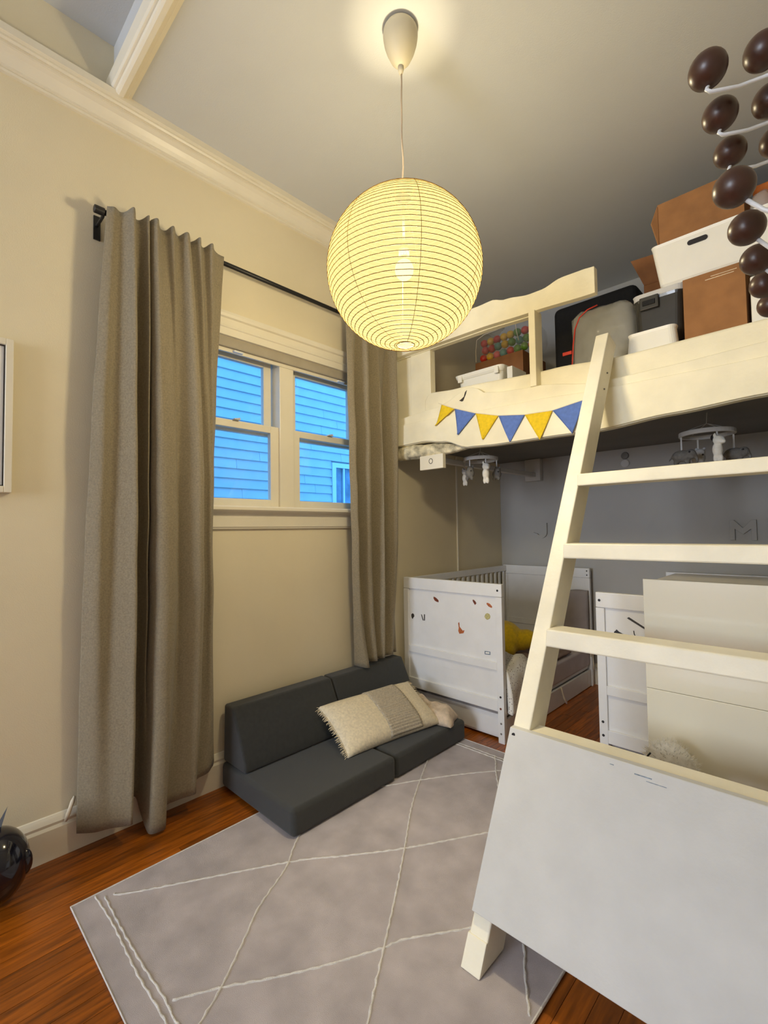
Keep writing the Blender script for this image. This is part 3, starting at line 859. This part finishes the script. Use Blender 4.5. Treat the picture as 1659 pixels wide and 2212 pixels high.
part_label(MB().grid(bark, 60, 20).build('bark_edge', 'bark_paint', lf, smooth=True), 'rough bark underside of the front beam')
stop = [(.272,1.94),(.285,1.966),(.31,1.982),(.5,1.968),(1.09,1.940),(1.4,1.918),(1.9,1.922),(2.155,1.924)]
sbot = [(.272,1.88),(.285,1.86),(.31,1.84),(.5,1.74),(2.155,1.74)]
board(stop, sbot, 2.233, 2.33, 80).build('edge_slab', 'loft_paint', lf, bevel=.012, seg=3)
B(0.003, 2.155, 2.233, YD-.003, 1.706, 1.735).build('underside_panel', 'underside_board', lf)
for i in range(8):
    a = lerp(2.332, YD-.004, i/8); b_ = lerp(2.332, YD-.004, (i+1)/8)-.004
    B(0.003, 2.155, a, b_, 1.870, 1.900).build('deck_board', 'loft_paint', lf)
B(0.003, 2.155, 2.332, 2.37, 1.735, 1.870).build('joist', 'loft_paint', lf); B(0.003, 2.155, YD-.045, YD-.004, 1.735, 1.870).build('joist', 'loft_paint', lf)
# knot hole in the wavy edge
part_label(MB().prism([(.586,1.868),(.606,1.905),(.612,1.925),(.600,1.915),(.592,1.892),(.572,1.880),(.560,1.876),(.575,1.868)][::-1], 1, 2.1885, 2.194).build('knot_hole', 'sticker_dark', lf), 'dark knot hole')
# guard rail, its post and the corner post
gtop = [(.05,2.395),(.4,2.392),(.70,2.372),(.78,2.375),(.86,2.352),(1.0,2.330),(1.06,2.330),(1.16,2.352),(1.26,2.350),(1.313,2.345)]
gbot = [(.05,2.250),(.7,2.247),(1.0,2.236),(1.313,2.222)]
gr = board(gtop, gbot, 2.190, 2.228).build('guard_rail', 'loft_paint', lf, bevel=.003)
board([(x, z+.012) for x, z in gbot[:-1]]+[(1.02, 2.246)], [(x, z-.004) for x, z in gbot[:-1]]+[(1.02, 2.232)], 2.228, 2.262).build('rail_backing', 'loft_paint', gr)
B(.990, 1.024, 2.182, 2.262, 1.856, 2.240).build('guard_post', 'loft_paint', lf, bevel=.003)
MB().box(.165, .322, 2.236, 2.285, 1.842, 2.30).box(.004, .162, 2.245, 2.285, 1.842, 2.30).build('corner_post', 'loft_paint', lf, bevel=.003)

# bunting
bt = thing('bunting', (.85, 2.176, 1.60), 'yellow and blue pennant bunting hung along the loft front', 'bunting')
fl_pts = [((.451,1.872),(.538,1.831),(.404,1.753),'flag_yellow'),((.541,1.831),(.677,1.779),(.559,1.678),'flag_blue'),((.678,1.779),(.815,1.741),(.719,1.628),'flag_yellow'),((.816,1.741),(.963,1.719),(.877,1.593),'flag_blue'),((.964,1.719),(1.106,1.713),(1.039,1.577),'flag_yellow'),((1.107,1.713),(1.262,1.735),(1.200,1.585),'flag_blue')]
spts = []
for (a, b_, c_, mm) in fl_pts:
    def ff(p, q, a=a, b_=b_, c_=c_):
        tx, tz = lerp(a[0], b_[0], p), lerp(a[1], b_[1], p)
        x, z = lerp(tx, c_[0], q*.985), lerp(tz, c_[1], q*.985)
        return (x, 2.1705 - .003*math.sin(p*math.pi)*q - .006*math.sin(3*p+q*2+a[0]*9)*q, z)
    MB().grid(ff, 8, 10).build('pennant', mm, bt, smooth=True, solid=.0016)
    spts += [(a[0], 2.1710, a[1]+.001), (b_[0], 2.1710, b_[1]+.001)]
spts = [(.425, 2.174, 1.885)] + spts + [(1.31, 2.170, 1.755)]
MB().tube(spts, .0022, 6).build('string', 'string_cream', bt)

# support rail with end blocks under the loft
sr = thing('support_rail', (.345, 2.9, 1.49), 'white rail with end blocks running under the loft', 'rail')
eb = B(.268, .440, 2.186, 2.215, 1.508, 1.592).build('end_block', 'trim_paint', sr, bevel=.002)
MB().tube([(.352+.013*math.cos(2*math.pi*k/24), 2.1855, 1.556+.015*math.sin(2*math.pi*k/24)) for k in range(24)], .0018, 6, closed=True).build('ring_mark', 'sticker_dark', eb)
B(.318, .352, 2.215, 3.54, 1.558, 1.590).build('rail', 'mat_pale_wall', sr, bevel=.003)
B(.258, .388, 3.535, 3.586, 1.528, 1.704).build('wall_block', 'mat_pale_wall', sr, bevel=.004)

# cable channel on the wall
tag(B(.0005, .012, 2.928, 2.942, .152, 1.700).build('cable_channel', 'trim_paint', None, bevel=.002), 'thin white vertical cable channel on the wall above the crib', 'cable channel')

# mobiles
def animal(mb, c, s, kind):
    x, y, z = c
    if kind == 0:     # elephant-like, with hanging tail
        mb.ell((x, y, z), (.036*s, .026*s, .024*s)); mb.ell((x+.032*s, y-.004, z+.004*s), (.019*s, .018*s, .02*s))
        for dx in (-.02, .02):
            mb.ell((x+dx*s, y, z-.026*s), (.009*s, .014*s, .016*s))
        mb.tube([(x+.046*s, y, z), (x+.052*s, y, z-.018*s), (x+.05*s, y, z-.032*s)], [.007*s, .006*s, .004*s], 6)
        mb.tube([(x-.034*s, y, z), (x-.046*s, y, z-.018*s)], [.004*s, .003*s], 5)
    elif kind == 1:   # zebra/giraffe-like upright head
        mb.ell((x, y, z-.008*s), (.018*s, .018*s, .030*s)); mb.ell((x+.006*s, y-.006, z+.028*s), (.021*s, .02*s, .018*s)); mb.ell((x+.020*s, y-.014*s, z+.02*s), (.011*s, .011*s, .009*s))
        for dy in (-.012, .012):
            mb.ell((x-.006*s, y+dy*s, z+.046*s), (.006*s, .005*s, .011*s))
        for dx in (-.008, .010):
            mb.ell((x+dx*s, y, z-.042*s), (.008*s, .009*s, .018*s))
    else:
        mb.ell((x, y, z), (.028*s, .026*s, .028*s)); mb.ell((x+.008*s, y-.006, z+.024*s), (.02*s, .02*s, .017*s))
        for dx in (-.016, .016):
            mb.ell((x+dx*s, y-.006*s, z-.028*s), (.010*s, .010*s, .014*s)); mb.ell((x+.008*s+dx*.9*s, y, z+.040*s), (.007*s, .005*s, .007*s))
    return mb
def mobile(c, R, label, spec, cord_top):
    x, y, z = c
    m_ = thing('baby_mobile', (x, y, z-.12), label, 'mobile')
    mb = MB(); n_ = 40; vs = []; fs = []
    for k in range(n_):
        t = 2*math.pi*k/n_
        for (rr, h) in ((R, -.011), (R, .011), (R-.016, .011), (R-.016, -.011)):
            vs.append((x+rr*math.cos(t), y+rr*math.sin(t), z+h))
    for k in range(n_):
        k2 = (k+1) % n_
        for q in range(4):
            q2 = (q+1) % 4
            fs.append((k*4+q, k2*4+q, k2*4+q2, k*4+q2))
    mb.add(vs, fs).build('ring', 'felt_pale', m_, smooth=False, bevel=.003)
    tp = (x, y, z+.05)
    cm = MB().tube([tp, (x+.004, y, cord_top)], .002, 6)
    for k in range(4):
        t = math.pi/4 + k*math.pi/2
        cm.tube([(x+(R-.008)*math.cos(t), y+(R-.008)*math.sin(t), z+.01), tp], .0014, 5)
    cm.build('cords', 'felt_pale', m_)
    for (ang, drop, s, kind, mm, lab) in spec:
        t = math.radians(ang)
        ax, ay = x+(R-.008)*math.cos(t), y+(R-.008)*math.sin(t)
        B(ax-.0035, ax+.0035, ay-.0008, ay+.0008, z-drop+.0, z).build('ribbon', 'felt_pale', m_)
        o = animal(MB(), (ax, ay, z-drop-.018*s), s, kind).build('plush_animal', mm, m_, remesh=.0035*s)
        part_label(o, lab)
        ez = z-drop-.018*s
        if kind == 1:
            MB().ell((ax-.010*s, ay, ez+.040*s), (.012*s, .008*s, .014*s)).build('mane', 'dark_dot', o, smooth=True)
        else:
            MB().ell((ax+.030*s if kind == 0 else ax+.02*s, ay-.02*s, ez+.012*s), (.004*s, .003*s, .004*s)).build('eye', 'dark_dot', o, smooth=True)
mobile((.475, 2.53, 1.585), .108, 'baby mobile with grey and white plush animals above the corner crib', [(200, .085, 1.0, 1, 'felt_pale', 'striped pale plush animal'), (262, .075, 1.05, 2, 'grey_plush', 'grey plush animal'), (20, .08, 1.0, 2, 'grey_plush', 'dark grey plush animal'), (320, .07, 1.2, 1, 'white_plush', 'white plush animal')], 1.706)
mobile((1.625, 2.75, 1.602), .118, 'baby mobile with plush animals above the second crib, behind the ladder', [(205, .082, 1.25, 0, 'grey_plush', 'grey plush elephant'), (120, .085, 1.15, 2, 'felt_pale', 'pale plush animal with dark top'), (300, .065, 1.2, 1, 'white_plush', 'white plush animal with dark mane'), (25, .085, 1.2, 0, 'grey_plush', 'dark grey plush animal')], 1.706)

# things on the far wall
tag(MB().lathe([(0, 0), (.024, 0), (.026, -.008), (.022, -.014), (0, -.015)], (1.003, YD-.0005, 1.655), 20, axis=1).build('wall_disc', 'grey_dot', None, smooth=False), 'small dark round disc on the back wall, the upper of two', 'disc', 'round discs on the back wall')
tag(MB().lathe([(0, 0), (.028, 0), (.030, -.008), (.026, -.014), (0, -.015)], (1.002, YD-.0005, 1.600), 20, axis=1).build('wall_disc', 'mat_pale_wall', None, smooth=False), 'small grey round disc on the back wall, the lower of two', 'disc', 'round discs on the back wall')
mx0, mx1, mz0, mz1 = 1.590, 1.722, 1.058, 1.182
wM = .026
M_ = [(mx0, mz0), (mx0+wM, mz0), (mx0+wM, mz1-.055), ((mx0+mx1)/2, mz0+.035), (mx1-wM, mz1-.055), (mx1-wM, mz0), (mx1, mz0), (mx1, mz1), (mx1-wM*.9, mz1), ((mx0+mx1)/2, mz0+.075), (mx0+wM*.9, mz1), (mx0, mz1)]
tag(MB().prism(M_, 1, YD-.016, YD-.001).build('letter', 'grey_wall_paint', None, bevel=.0015, seg=1), 'grey letter M mounted on the back wall', 'letter')
jp = [(.375, 1.19), (.413, 1.19)] + [(.413-.045+.045*math.cos(t), 1.115-.045*math.sin(t)) for t in [i*math.pi/10 for i in range(0, 10)]] + [(.300, 1.115)] + [(.350+.02*-math.cos(t), 1.115-.02*math.sin(t)) for t in [i*math.pi/6 for i in range(1, 7)]] + [(.375, 1.12)]
tag(MB().prism(jp, 1, YD-.016, YD-.001).build('letter', 'grey_wall_paint', None), 'grey curved letter on the back wall above the corner crib', 'letter')

# ---------------------------------------------------------------- ladder
LA, LB = 1.0457, .5514
XL = 1.373
def ly(z): return LA + LB*z
ld_ = thing('ladder', (1.7, 1.1, 0), 'white wooden ladder leaning against the loft with a solid lower panel', 'ladder')
nrm = Vector((0, -1, LB)).normalized()          # faces the camera side
DEP = .118                                      # horizontal depth of the rails
def rail(x0, x1, top):
    zt = 2.012
    pr = [(ly(0)+.0, .0085), (ly(0)+DEP, .0085), (ly(zt)+DEP-.006, zt-.03), (ly(zt)+.012, zt)]
    return MB().prism(pr, 0, x0, x1)
rail(1.318, XL, 0).build('rail', 'white_paint', ld_, bevel=.004)
rail(2.05, 2.105, 0).build('rail', 'white_paint', ld_, bevel=.004)
for (zb, h) in ((1.307, .046), (1.0439, .052), (.7662, .055)):
    y = ly(zb)
    pr = [(y, zb), (y+LB*h*.3, zb+h), (y+.096, zb+h), (y+.090, zb)]
    MB().prism(pr, 0, XL-.004, 2.054).build('rung', 'white_paint', ld_, bevel=.005)
# tread behind the panel's top edge
MB().prism([(ly(.50), .498), (ly(.538)+.004, .536), (ly(.54)+.066, .536), (ly(.54)+.066, .498)], 0, XL-.004, 2.054).build('tread', 'white_paint', ld_, bevel=.004)
zt, zb = .540, .1232
off = .020
def pp(z, d): return (ly(z)-d, z)
pn = MB().prism([pp(zb, .0), pp(zb, off), pp(zt, off), pp(zt, .0)], 0, 1.318, 2.105).build('front_panel', 'panel_paint', ld_, bevel=.002)
part_label(pn, 'wide white board covering the lower ladder')
sx, sz = 1.3335, .523
MB().tube([(sx, ly(sz)-off-.0008, sz), (sx, ly(sz)-off+.004, sz)], .0055, 12).build('screw_hole', 'dark_dot', pn)
for (xa, xb, z0_, z1_) in ((1.672, 1.712, .522, .524), (1.612, 1.622, .5265, .528), (1.70, 1.745, .515, .5162)):
    MB().prism([(ly(z0_)-off-.0006, z0_), (ly(z1_)-off-.0006, z1_), (ly(z1_)-off+.001, z1_), (ly(z0_)-off+.001, z0_)], 0, xa, xb).build('scuff_mark', 'sticker_blue', pn)
MB().prism([(ly(.008)-.008, .0085), (ly(.008)+.004, .0085), (ly(.075)+.004, .075), (ly(.075)-.008, .075)], 0, 1.315, 1.3725).build('foot_block', 'white_paint', ld_, bevel=.002)
for z in (1.82, 1.74):
    MB().tube([(XL-.002, ly(z)+.08, z), (XL+.004, ly(z)+.08, z)], .004, 10).build('screw_head', 'grey_dot', ld_)

# ---------------------------------------------------------------- cream cabinet and plush behind the ladder
cbn = thing('cabinet', (1.85, 1.95, 0), 'glossy cream cabinet standing behind the ladder in front of the second crib', 'cabinet')
B(1.592, 2.12, 1.770, 2.17, .01, .962).build('body', 'cabinet_cream', cbn, bevel=.002)
B(1.588, 2.122, 1.750, 1.769, .614, .975).build('front_panel', 'cabinet_cream', cbn, bevel=.002)
B(1.588, 2.122, 1.750, 1.769, .012, .6132).build('front_panel', 'cabinet_cream', cbn, bevel=.002)
pb = thing('plush_toy', (1.69, 1.63, 0), 'fluffy cream plush toy sitting behind the ladder panel against the cabinet', 'plush toy')
MB().ell((1.690, 1.63, .15), (.10, .085, .145)).ell((1.675, 1.640, .390), (.080, .074, .108)).ell((1.735, 1.63, .33), (.055, .06, .085)).ell((1.60, 1.60, .2), (.045, .045, .09)).ell((1.78, 1.60, .2), (.045, .045, .09)).ell((1.64, 1.56, .06), (.05, .08, .05)).ell((1.74, 1.56, .06), (.05, .08, .05)).ell((1.665, 1.560, .36), (.04, .035, .033)).build('plush_body', 'white_plush', pb, remesh=.010)
MB().tube([(1.640, 1.578, .474), (1.630, 1.572, .460), (1.628, 1.566, .440), (1.634, 1.562, .422)], .0026, 6).build('stitched_line', 'dark_dot', pb)
fz = MB(); rz_ = random.Random(5)
for i in range(900):
    th, ph = rz_.uniform(0, 2*math.pi), math.acos(rz_.uniform(-.5, 1))
    d = Vector((math.sin(ph)*math.cos(th), math.sin(ph)*math.sin(th), math.cos(ph)))
    p = Vector((1.675+.078*d.x, 1.640+.072*d.y, .390+.105*d.z))
    q = p + (d+Vector((rz_.uniform(-.6, .6), rz_.uniform(-.6, .6), rz_.uniform(-.6, .3))))*.014
    sd = d.orthogonal().normalized()*.0012
    fz.add([p-sd, p+sd, q], [(0, 1, 2)])
o = fz.build('fluff', 'white_plush', pb); o['kind'] = 'stuff'

# ---------------------------------------------------------------- coat rack on the right wall
ck = thing('coat_rack', (XR-.001, 1.0, 1.45), 'white wire coat rack with round dark brown wooden knobs at upper right', 'coat rack')
KR = .0255
XW = XR-.006
for z in (1.80, 1.52):
    MB().tube([(XW, .72, z), (XW, 1.36, z)], .004, 8).build('wall_wire', 'wire_white', ck, smooth=True)
def knob(c, lab=None):
    MB().ell(c, KR, 24, 16).build('knob', 'knob_wood', ck, smooth=True)
for i in range(3):
    y = .827 + .101*i
    knob((1.953, y, 1.831-.004*i))
    zj = 1.798-.004*i
    MB().tube([(1.9545, y+.001, 1.812-.004*i), (1.9505, y, zj+.004), (1.955, y+.002, zj-.001), (1.985, y+.030, zj+.006), (2.010, y+.053, zj+.018), (2.03, y+.055, zj+.016), (XW, y+.055, 1.80)], .0030, 8).build('hook_wire', 'wire_white', ck, smooth=True)
    knob((2.014, y+.056, 1.857-.008*i))
for i in range(5):
    y = .798 + .13*i
    knob((1.981, y, 1.620+.003*i))
    MB().tube([(1.990, y+.004, 1.603+.003*i), (2.010, y+.010, 1.580), (2.06, y+.012, 1.535), (XW, y+.012, 1.52)], .0030, 8).build('hook_wire', 'wire_white', ck, smooth=True)

# ---------------------------------------------------------------- things stored on the loft
DK = 1.9005
def carton(name, x0, x1, y0, y1, z0, z1, label, m='cardboard', flaps=()):
    t = thing(name, ((x0+x1)/2, (y0+y1)/2, z0), label, 'box')
    mb = MB(); w = .004
    mb.box(x0, x1, y0, y0+w, z0, z1).box(x0, x1, y1-w, y1, z0, z1).box(x0, x0+w, y0+w, y1-w, z0, z1).box(x1-w, x1, y0+w, y1-w, z0, z1).box(x0+w, x1-w, y0+w, y1-w, z0, z0+w)
    mb.build('carton', m, t)
    for fp in flaps:
        MB().add([*fp], [(0, 1, 2, 3)]).build('flap', m, t, solid=.004)
    return t
bb = carton('cardboard_box', 1.618, 1.836, 2.385, 2.66, DK, 2.232, 'closed brown cardboard box on the loft front, under the white bin', 'cardboard')
B(1.622, 1.832, 2.389, 2.656, 2.226, 2.231).build('top_flap', 'cardboard', bb)
MB().box(1.70, 1.80, 2.3842, 2.3852, 2.200, 2.2025).box(1.72, 1.81, 2.3842, 2.3852, 2.210, 2.2122).build('tape_strip', 'cream_cloth', bb)
# white bin with handle hole, standing on the cardboard box and the smoked bin
wb = thing('storage_bin', (1.71, 2.58, 2.255), 'large white plastic bin with an oval handle hole, topmost on the loft', 'storage bin')
def bin_shell(x0, x1, y0, y1, z0, z1, taper, rc, wall=.004, hole=None):
    def ring(z, inset, tp):
        pts = []
        a0, a1, b0, b1 = x0+tp+inset, x1-tp-inset, y0+tp*.4+inset, y1-tp*.4-inset
        rr = max(.002, rc-inset)
        for (cx, cy, s) in ((a1-rr, b0+rr, -90), (a1-rr, b1-rr, 0), (a0+rr, b1-rr, 90), (a0+rr, b0+rr, 180)):
            for k in range(6):
                t = math.radians(s+18*k)
                pts.append((cx+rr*math.cos(t), cy+rr*math.sin(t), z))
        return pts
    rows = [ring(z0, rc*.3, taper), ring(z0+.012, 0, taper*.95), ring(z1-.012, 0, .001), ring(z1, -.003, 0), ring(z1, wall, 0), ring(z0+.012, wall, taper)]
    n_ = len(rows[0]); vs = [p for q in rows for p in q]; fs = []
    for i in range(len(rows)-1):
        for k in range(n_):
            k2 = (k+1) % n_
            fs.append((i*n_+k, i*n_+k2, (i+1)*n_+k2, (i+1)*n_+k))
    fs.append(tuple(range(n_))); fs.append(tuple((len(rows)-1)*n_+k for k in range(n_)))
    return MB().add(vs, fs)
bin_shell(1.490, 1.960, 2.422, 2.80, 2.252, 2.450, .028, .022).build('bin_body', 'bin_white', wb, smooth=False, bevel=0)
hp = []
hx0, hx1, hz, hr = 1.645, 1.700, 2.408, .0105
for k in range(13):
    t = math.radians(-90+15*k); hp.append((hx1+hr*math.cos(t), hz+hr*math.sin(t)))
for k in range(13):
    t = math.radians(90+15*k); hp.append((hx0+hr*math.cos(t), hz+hr*math.sin(t)))
part_label(MB().prism(hp, 1, 2.4195, 2.430).build('handle_hole', 'dark_dot', wb), 'dark oval handle hole')
# open cardboard carton standing in the white bin
carton('cardboard_box', 1.512, 1.835, 2.470, 2.76, 2.270, 2.668, 'open brown cardboard box standing in the top white bin', 'cardboard',
       flaps=[[(1.512, 2.468, 2.66), (1.488, 2.452, 2.58), (1.512, 2.466, 2.47), (1.512, 2.54, 2.47)][0:4]])
# smoked bin and small white bin
sb_ = thing('storage_bin', (1.51, 2.56, 2.04), 'smoky dark plastic bin beside the cardboard box on the loft', 'storage bin')
bin_shell(1.405, 1.610, 2.428, 2.74, DK, 2.222, .012, .030).build('bin_body', 'bin_smoke', sb_)
bin_shell(1.402, 1.613, 2.424, 2.744, 2.212, 2.246, .0, .030).build('lid', 'mat_pale_wall', sb_)
MB().box(1.435, 1.515, 2.412, 2.426, 2.165, 2.225).build('clip_handle', 'bin_smoke', sb_, bevel=.004)
MB().box(1.448, 1.502, 2.408, 2.414, 2.182, 2.206).build('clip_recess', 'black_fabric', sb_, bevel=.003)
sw = thing('storage_bin', (1.50, 2.38, DK), 'small white rounded bin in front of the smoky bin on the loft', 'storage bin')
bin_shell(1.400, 1.592, 2.336, 2.405, DK, 2.036, -.010, .026).build('bin_body', 'bin_white', sw)
B(1.412, 1.580, 2.340, 2.401, 2.026, 2.034).build('lid', 'bin_white', sw, bevel=.003)
tag(B(1.852, 2.13, 2.365, 2.62, DK, 2.150).build('white_box', 'bin_white', None, bevel=.006), 'plain white box at the right end of the loft front', 'box')
B_ = carton('cardboard_box', 1.36, 1.60, 2.80, 3.10, DK, 2.46, 'dark brown cardboard box with raised flap behind the smoky bin', 'cardboard_dark', flaps=[[(1.362, 2.80, 2.46), (1.600, 2.80, 2.46), (1.55, 2.76, 2.585), (1.310, 2.76, 2.60)]])
# clear zip bag
zb_ = thing('zip_bag', (1.25, 2.52, DK), 'clear plastic storage bag with a red zipper on the loft beside the ladder top', 'bag')
MB().ell((1.26, 2.54, 2.02), (.12, .07, .11)).ell((1.31, 2.53, 2.00), (.08, .08, .09)).build('folded_clothes', 'bag_contents', zb_, remesh=.02)
def bagf(x0, x1, y0, y1, z0, z1, seed, pw=4):
    mb = MB(); N = 28; M = 16
    cx, cy, cz = (x0+x1)/2, (y0+y1)/2, (z0+z1)/2
    vs = []; fs = []
    for i in range(M+1):
        ph = math.pi*i/M
        for k in range(N):
            t = 2*math.pi*k/N
            d = Vector((math.sin(ph)*math.cos(t), math.sin(ph)*math.sin(t), math.cos(ph)))
            q = (abs(d.x)**pw+abs(d.y)**pw+abs(d.z)**pw)**(-1/pw)
            w = 1+.05*nz(d.x, d.y, d.z+seed, 3)
            vs.append((cx+d.x*q*(x1-x0)/2*w, cy+d.y*q*(y1-y0)/2*w, max(z0, cz+d.z*q*(z1-z0)/2*w)))
    for i in range(M):
        for k in range(N):
            k2 = (k+1) % N
            fs.append((i*N+k, (i+1)*N+k, (i+1)*N+k2, i*N+k2))
    return mb.add(vs, fs)
bagf(1.095, 1.398, 2.425, 2.66, DK, 2.272, 1, 7).build('clear_bag', 'clear_film', zb_, smooth=True)
part_label(MB().tube([(1.100, 2.425, 1.93), (1.112, 2.420, 2.02), (1.118, 2.42, 2.10), (1.128, 2.424, 2.18), (1.150, 2.43, 2.235), (1.19, 2.43, 2.262), (1.24, 2.43, 2.270)], .0036, 6).build('zipper', 'zip_red', zb_, smooth=True), 'red zipper')
MB().box(1.062, 1.110, 2.414, 2.420, 2.052, 2.070).build('zip_pull', 'zip_red', zb_, bevel=.002)
tag(B(.76, 1.27, 3.00, 3.34, DK, 2.60).build('suitcase', 'black_fabric', None, bevel=.04, seg=4, smooth=True), 'large black soft suitcase standing at the back of the loft', 'suitcase')
# left end of the loft
tb = thing('storage_bin', (.53, 2.6, DK), 'low white lidded tray bin on the left end of the loft', 'storage bin')
bin_shell(.385, .690, 2.435, 2.75, DK, 2.085, .02, .03).build('bin_body', 'bin_white', tb)
bin_shell(.368, .706, 2.418, 2.768, 2.078, 2.108, .004, .03).build('lid', 'bin_white', tb)
for x in (.40, .655):
    B(x, x+.028, 2.410, 2.420, 2.060, 2.10).build('clip', 'bin_white', tb, bevel=.003)
tag(B(.718, .752, 2.45, 2.62, DK, 2.092).build('white_box', 'paper_white', None, bevel=.002), 'thin white box standing beside the white tray bin', 'box')
tag(MB().tube([(.455+.012*math.cos(t*.8), 2.50+.006*math.sin(t), 2.1125+.012*abs(math.sin(t*.7))) for t in [i*.4 for i in range(16)]], .0022, 6).build('cable', 'black_metal', None, smooth=True), 'short black looped cable on the white tray bin lid', 'cable')
carton('cardboard_box', .245, .612, 2.86, 3.20, DK, 2.335, 'brown cardboard box under the bag of coloured balls', 'cardboard_dark', flaps=[[(.249, 2.862, 2.333), (.608, 2.862, 2.333), (.608, 3.03, 2.336), (.249, 3.03, 2.336)], [(.249, 3.032, 2.336), (.608, 3.032, 2.336), (.608, 3.196, 2.333), (.249, 3.196, 2.333)]])
nb = thing('ball_bag', (.44, 3.0, 2.337), 'clear bag with pale piping full of coloured balls on a cardboard box', 'bag')
bagf(.245, .700, 2.855, 3.12, 2.3395, 2.545, 5).build('clear_bag', 'ball_film', nb, smooth=True)
MB().tube([(.250, 2.862, 2.345), (.252, 2.858, 2.42), (.262, 2.858, 2.50), (.32, 2.862, 2.525), (.42, 2.866, 2.53), (.52, 2.866, 2.54)], .0035, 6).build('piping', 'ribbon', nb, smooth=True)
MB().tube([(.565, 2.856, 2.54), (.575, 2.850, 2.47), (.59, 2.850, 2.40)], .0028, 6).build('drawstring', 'ribbon', nb, smooth=True)
rb = random.Random(11)
cols = ['red', 'yellow', 'green', 'teal', 'pink']
layout = [['red', 'yellow', 'pink', 'teal', 'red', 'green', 'green', 'red'], ['pink', 'red', 'teal', 'yellow', 'green', 'teal', 'green', 'red'], ['red', 'yellow', 'red', 'yellow', 'yellow', 'green', 'red', 'red']]
proto = {}
for j in range(3):
    for i in range(8):
        cn = layout[j][i]
        p = (.287+.053*i+(.012 if j % 2 else 0), 2.905+rb.uniform(-.006, .006)+.004*j, 2.345+.0562*j)
        if cn not in proto:
            o = MB().ell((p[0], p[1], p[2]+.027), .027, 16, 10).build('plastic_ball', 'ball_'+cn, None, smooth=True); proto[cn] = o
        else:
            o = proto[cn].copy(); COL.objects.link(o); o.location = p
        nm = dict(red='red', yellow='yellow', green='green', teal='teal', pink='pink')[cn]
        rown = ('bottom', 'middle', 'top')[j]; coln = ('first', 'second', 'third', 'fourth', 'fifth', 'sixth', 'seventh', 'eighth')[i]
        tag(o, f'{nm} plastic ball, {coln} from left in the {rown} row of the clear ball bag', 'ball', 'balls in the clear bag')
# right end behind the rack
tag(B(1.845, 1.93, 2.715, 2.775, 2.270, 2.71).build('orange_box', 'orange_item', None, bevel=.004), 'orange box standing at the right end of the top white bin', 'box')
pw = bagf(1.842, 1.935, 2.46, 2.70, 2.270, 2.575, 9, 3).build('plastic_bag', 'clear_film', None, smooth=True)
tag(pw, 'crumpled clear plastic bag in the top white bin behind the coat rack', 'bag')

# navy object at the lower left edge
ny = thing('helmet', (.09, .235, 0), 'glossy dark navy rounded helmet on the floor at the left edge', 'helmet')
MB().ell((.130, .232, .118), (.100, .088, .112), 28, 18).build('shell', 'navy_gloss', ny, smooth=True)
MB().ell((.176, .300, .120), (.018, .020, .040), 14, 10).build('side_tab', 'navy_gloss', ny, smooth=True)
MB().add([(.105, .232, .222), (.120, .246, .226), (.118, .262, .285), (.110, .246, .240)], [(0, 1, 2), (0, 2, 3), (0, 3, 1), (1, 3, 2)]).build('strap_end', 'black_metal', ny, solid=.0)
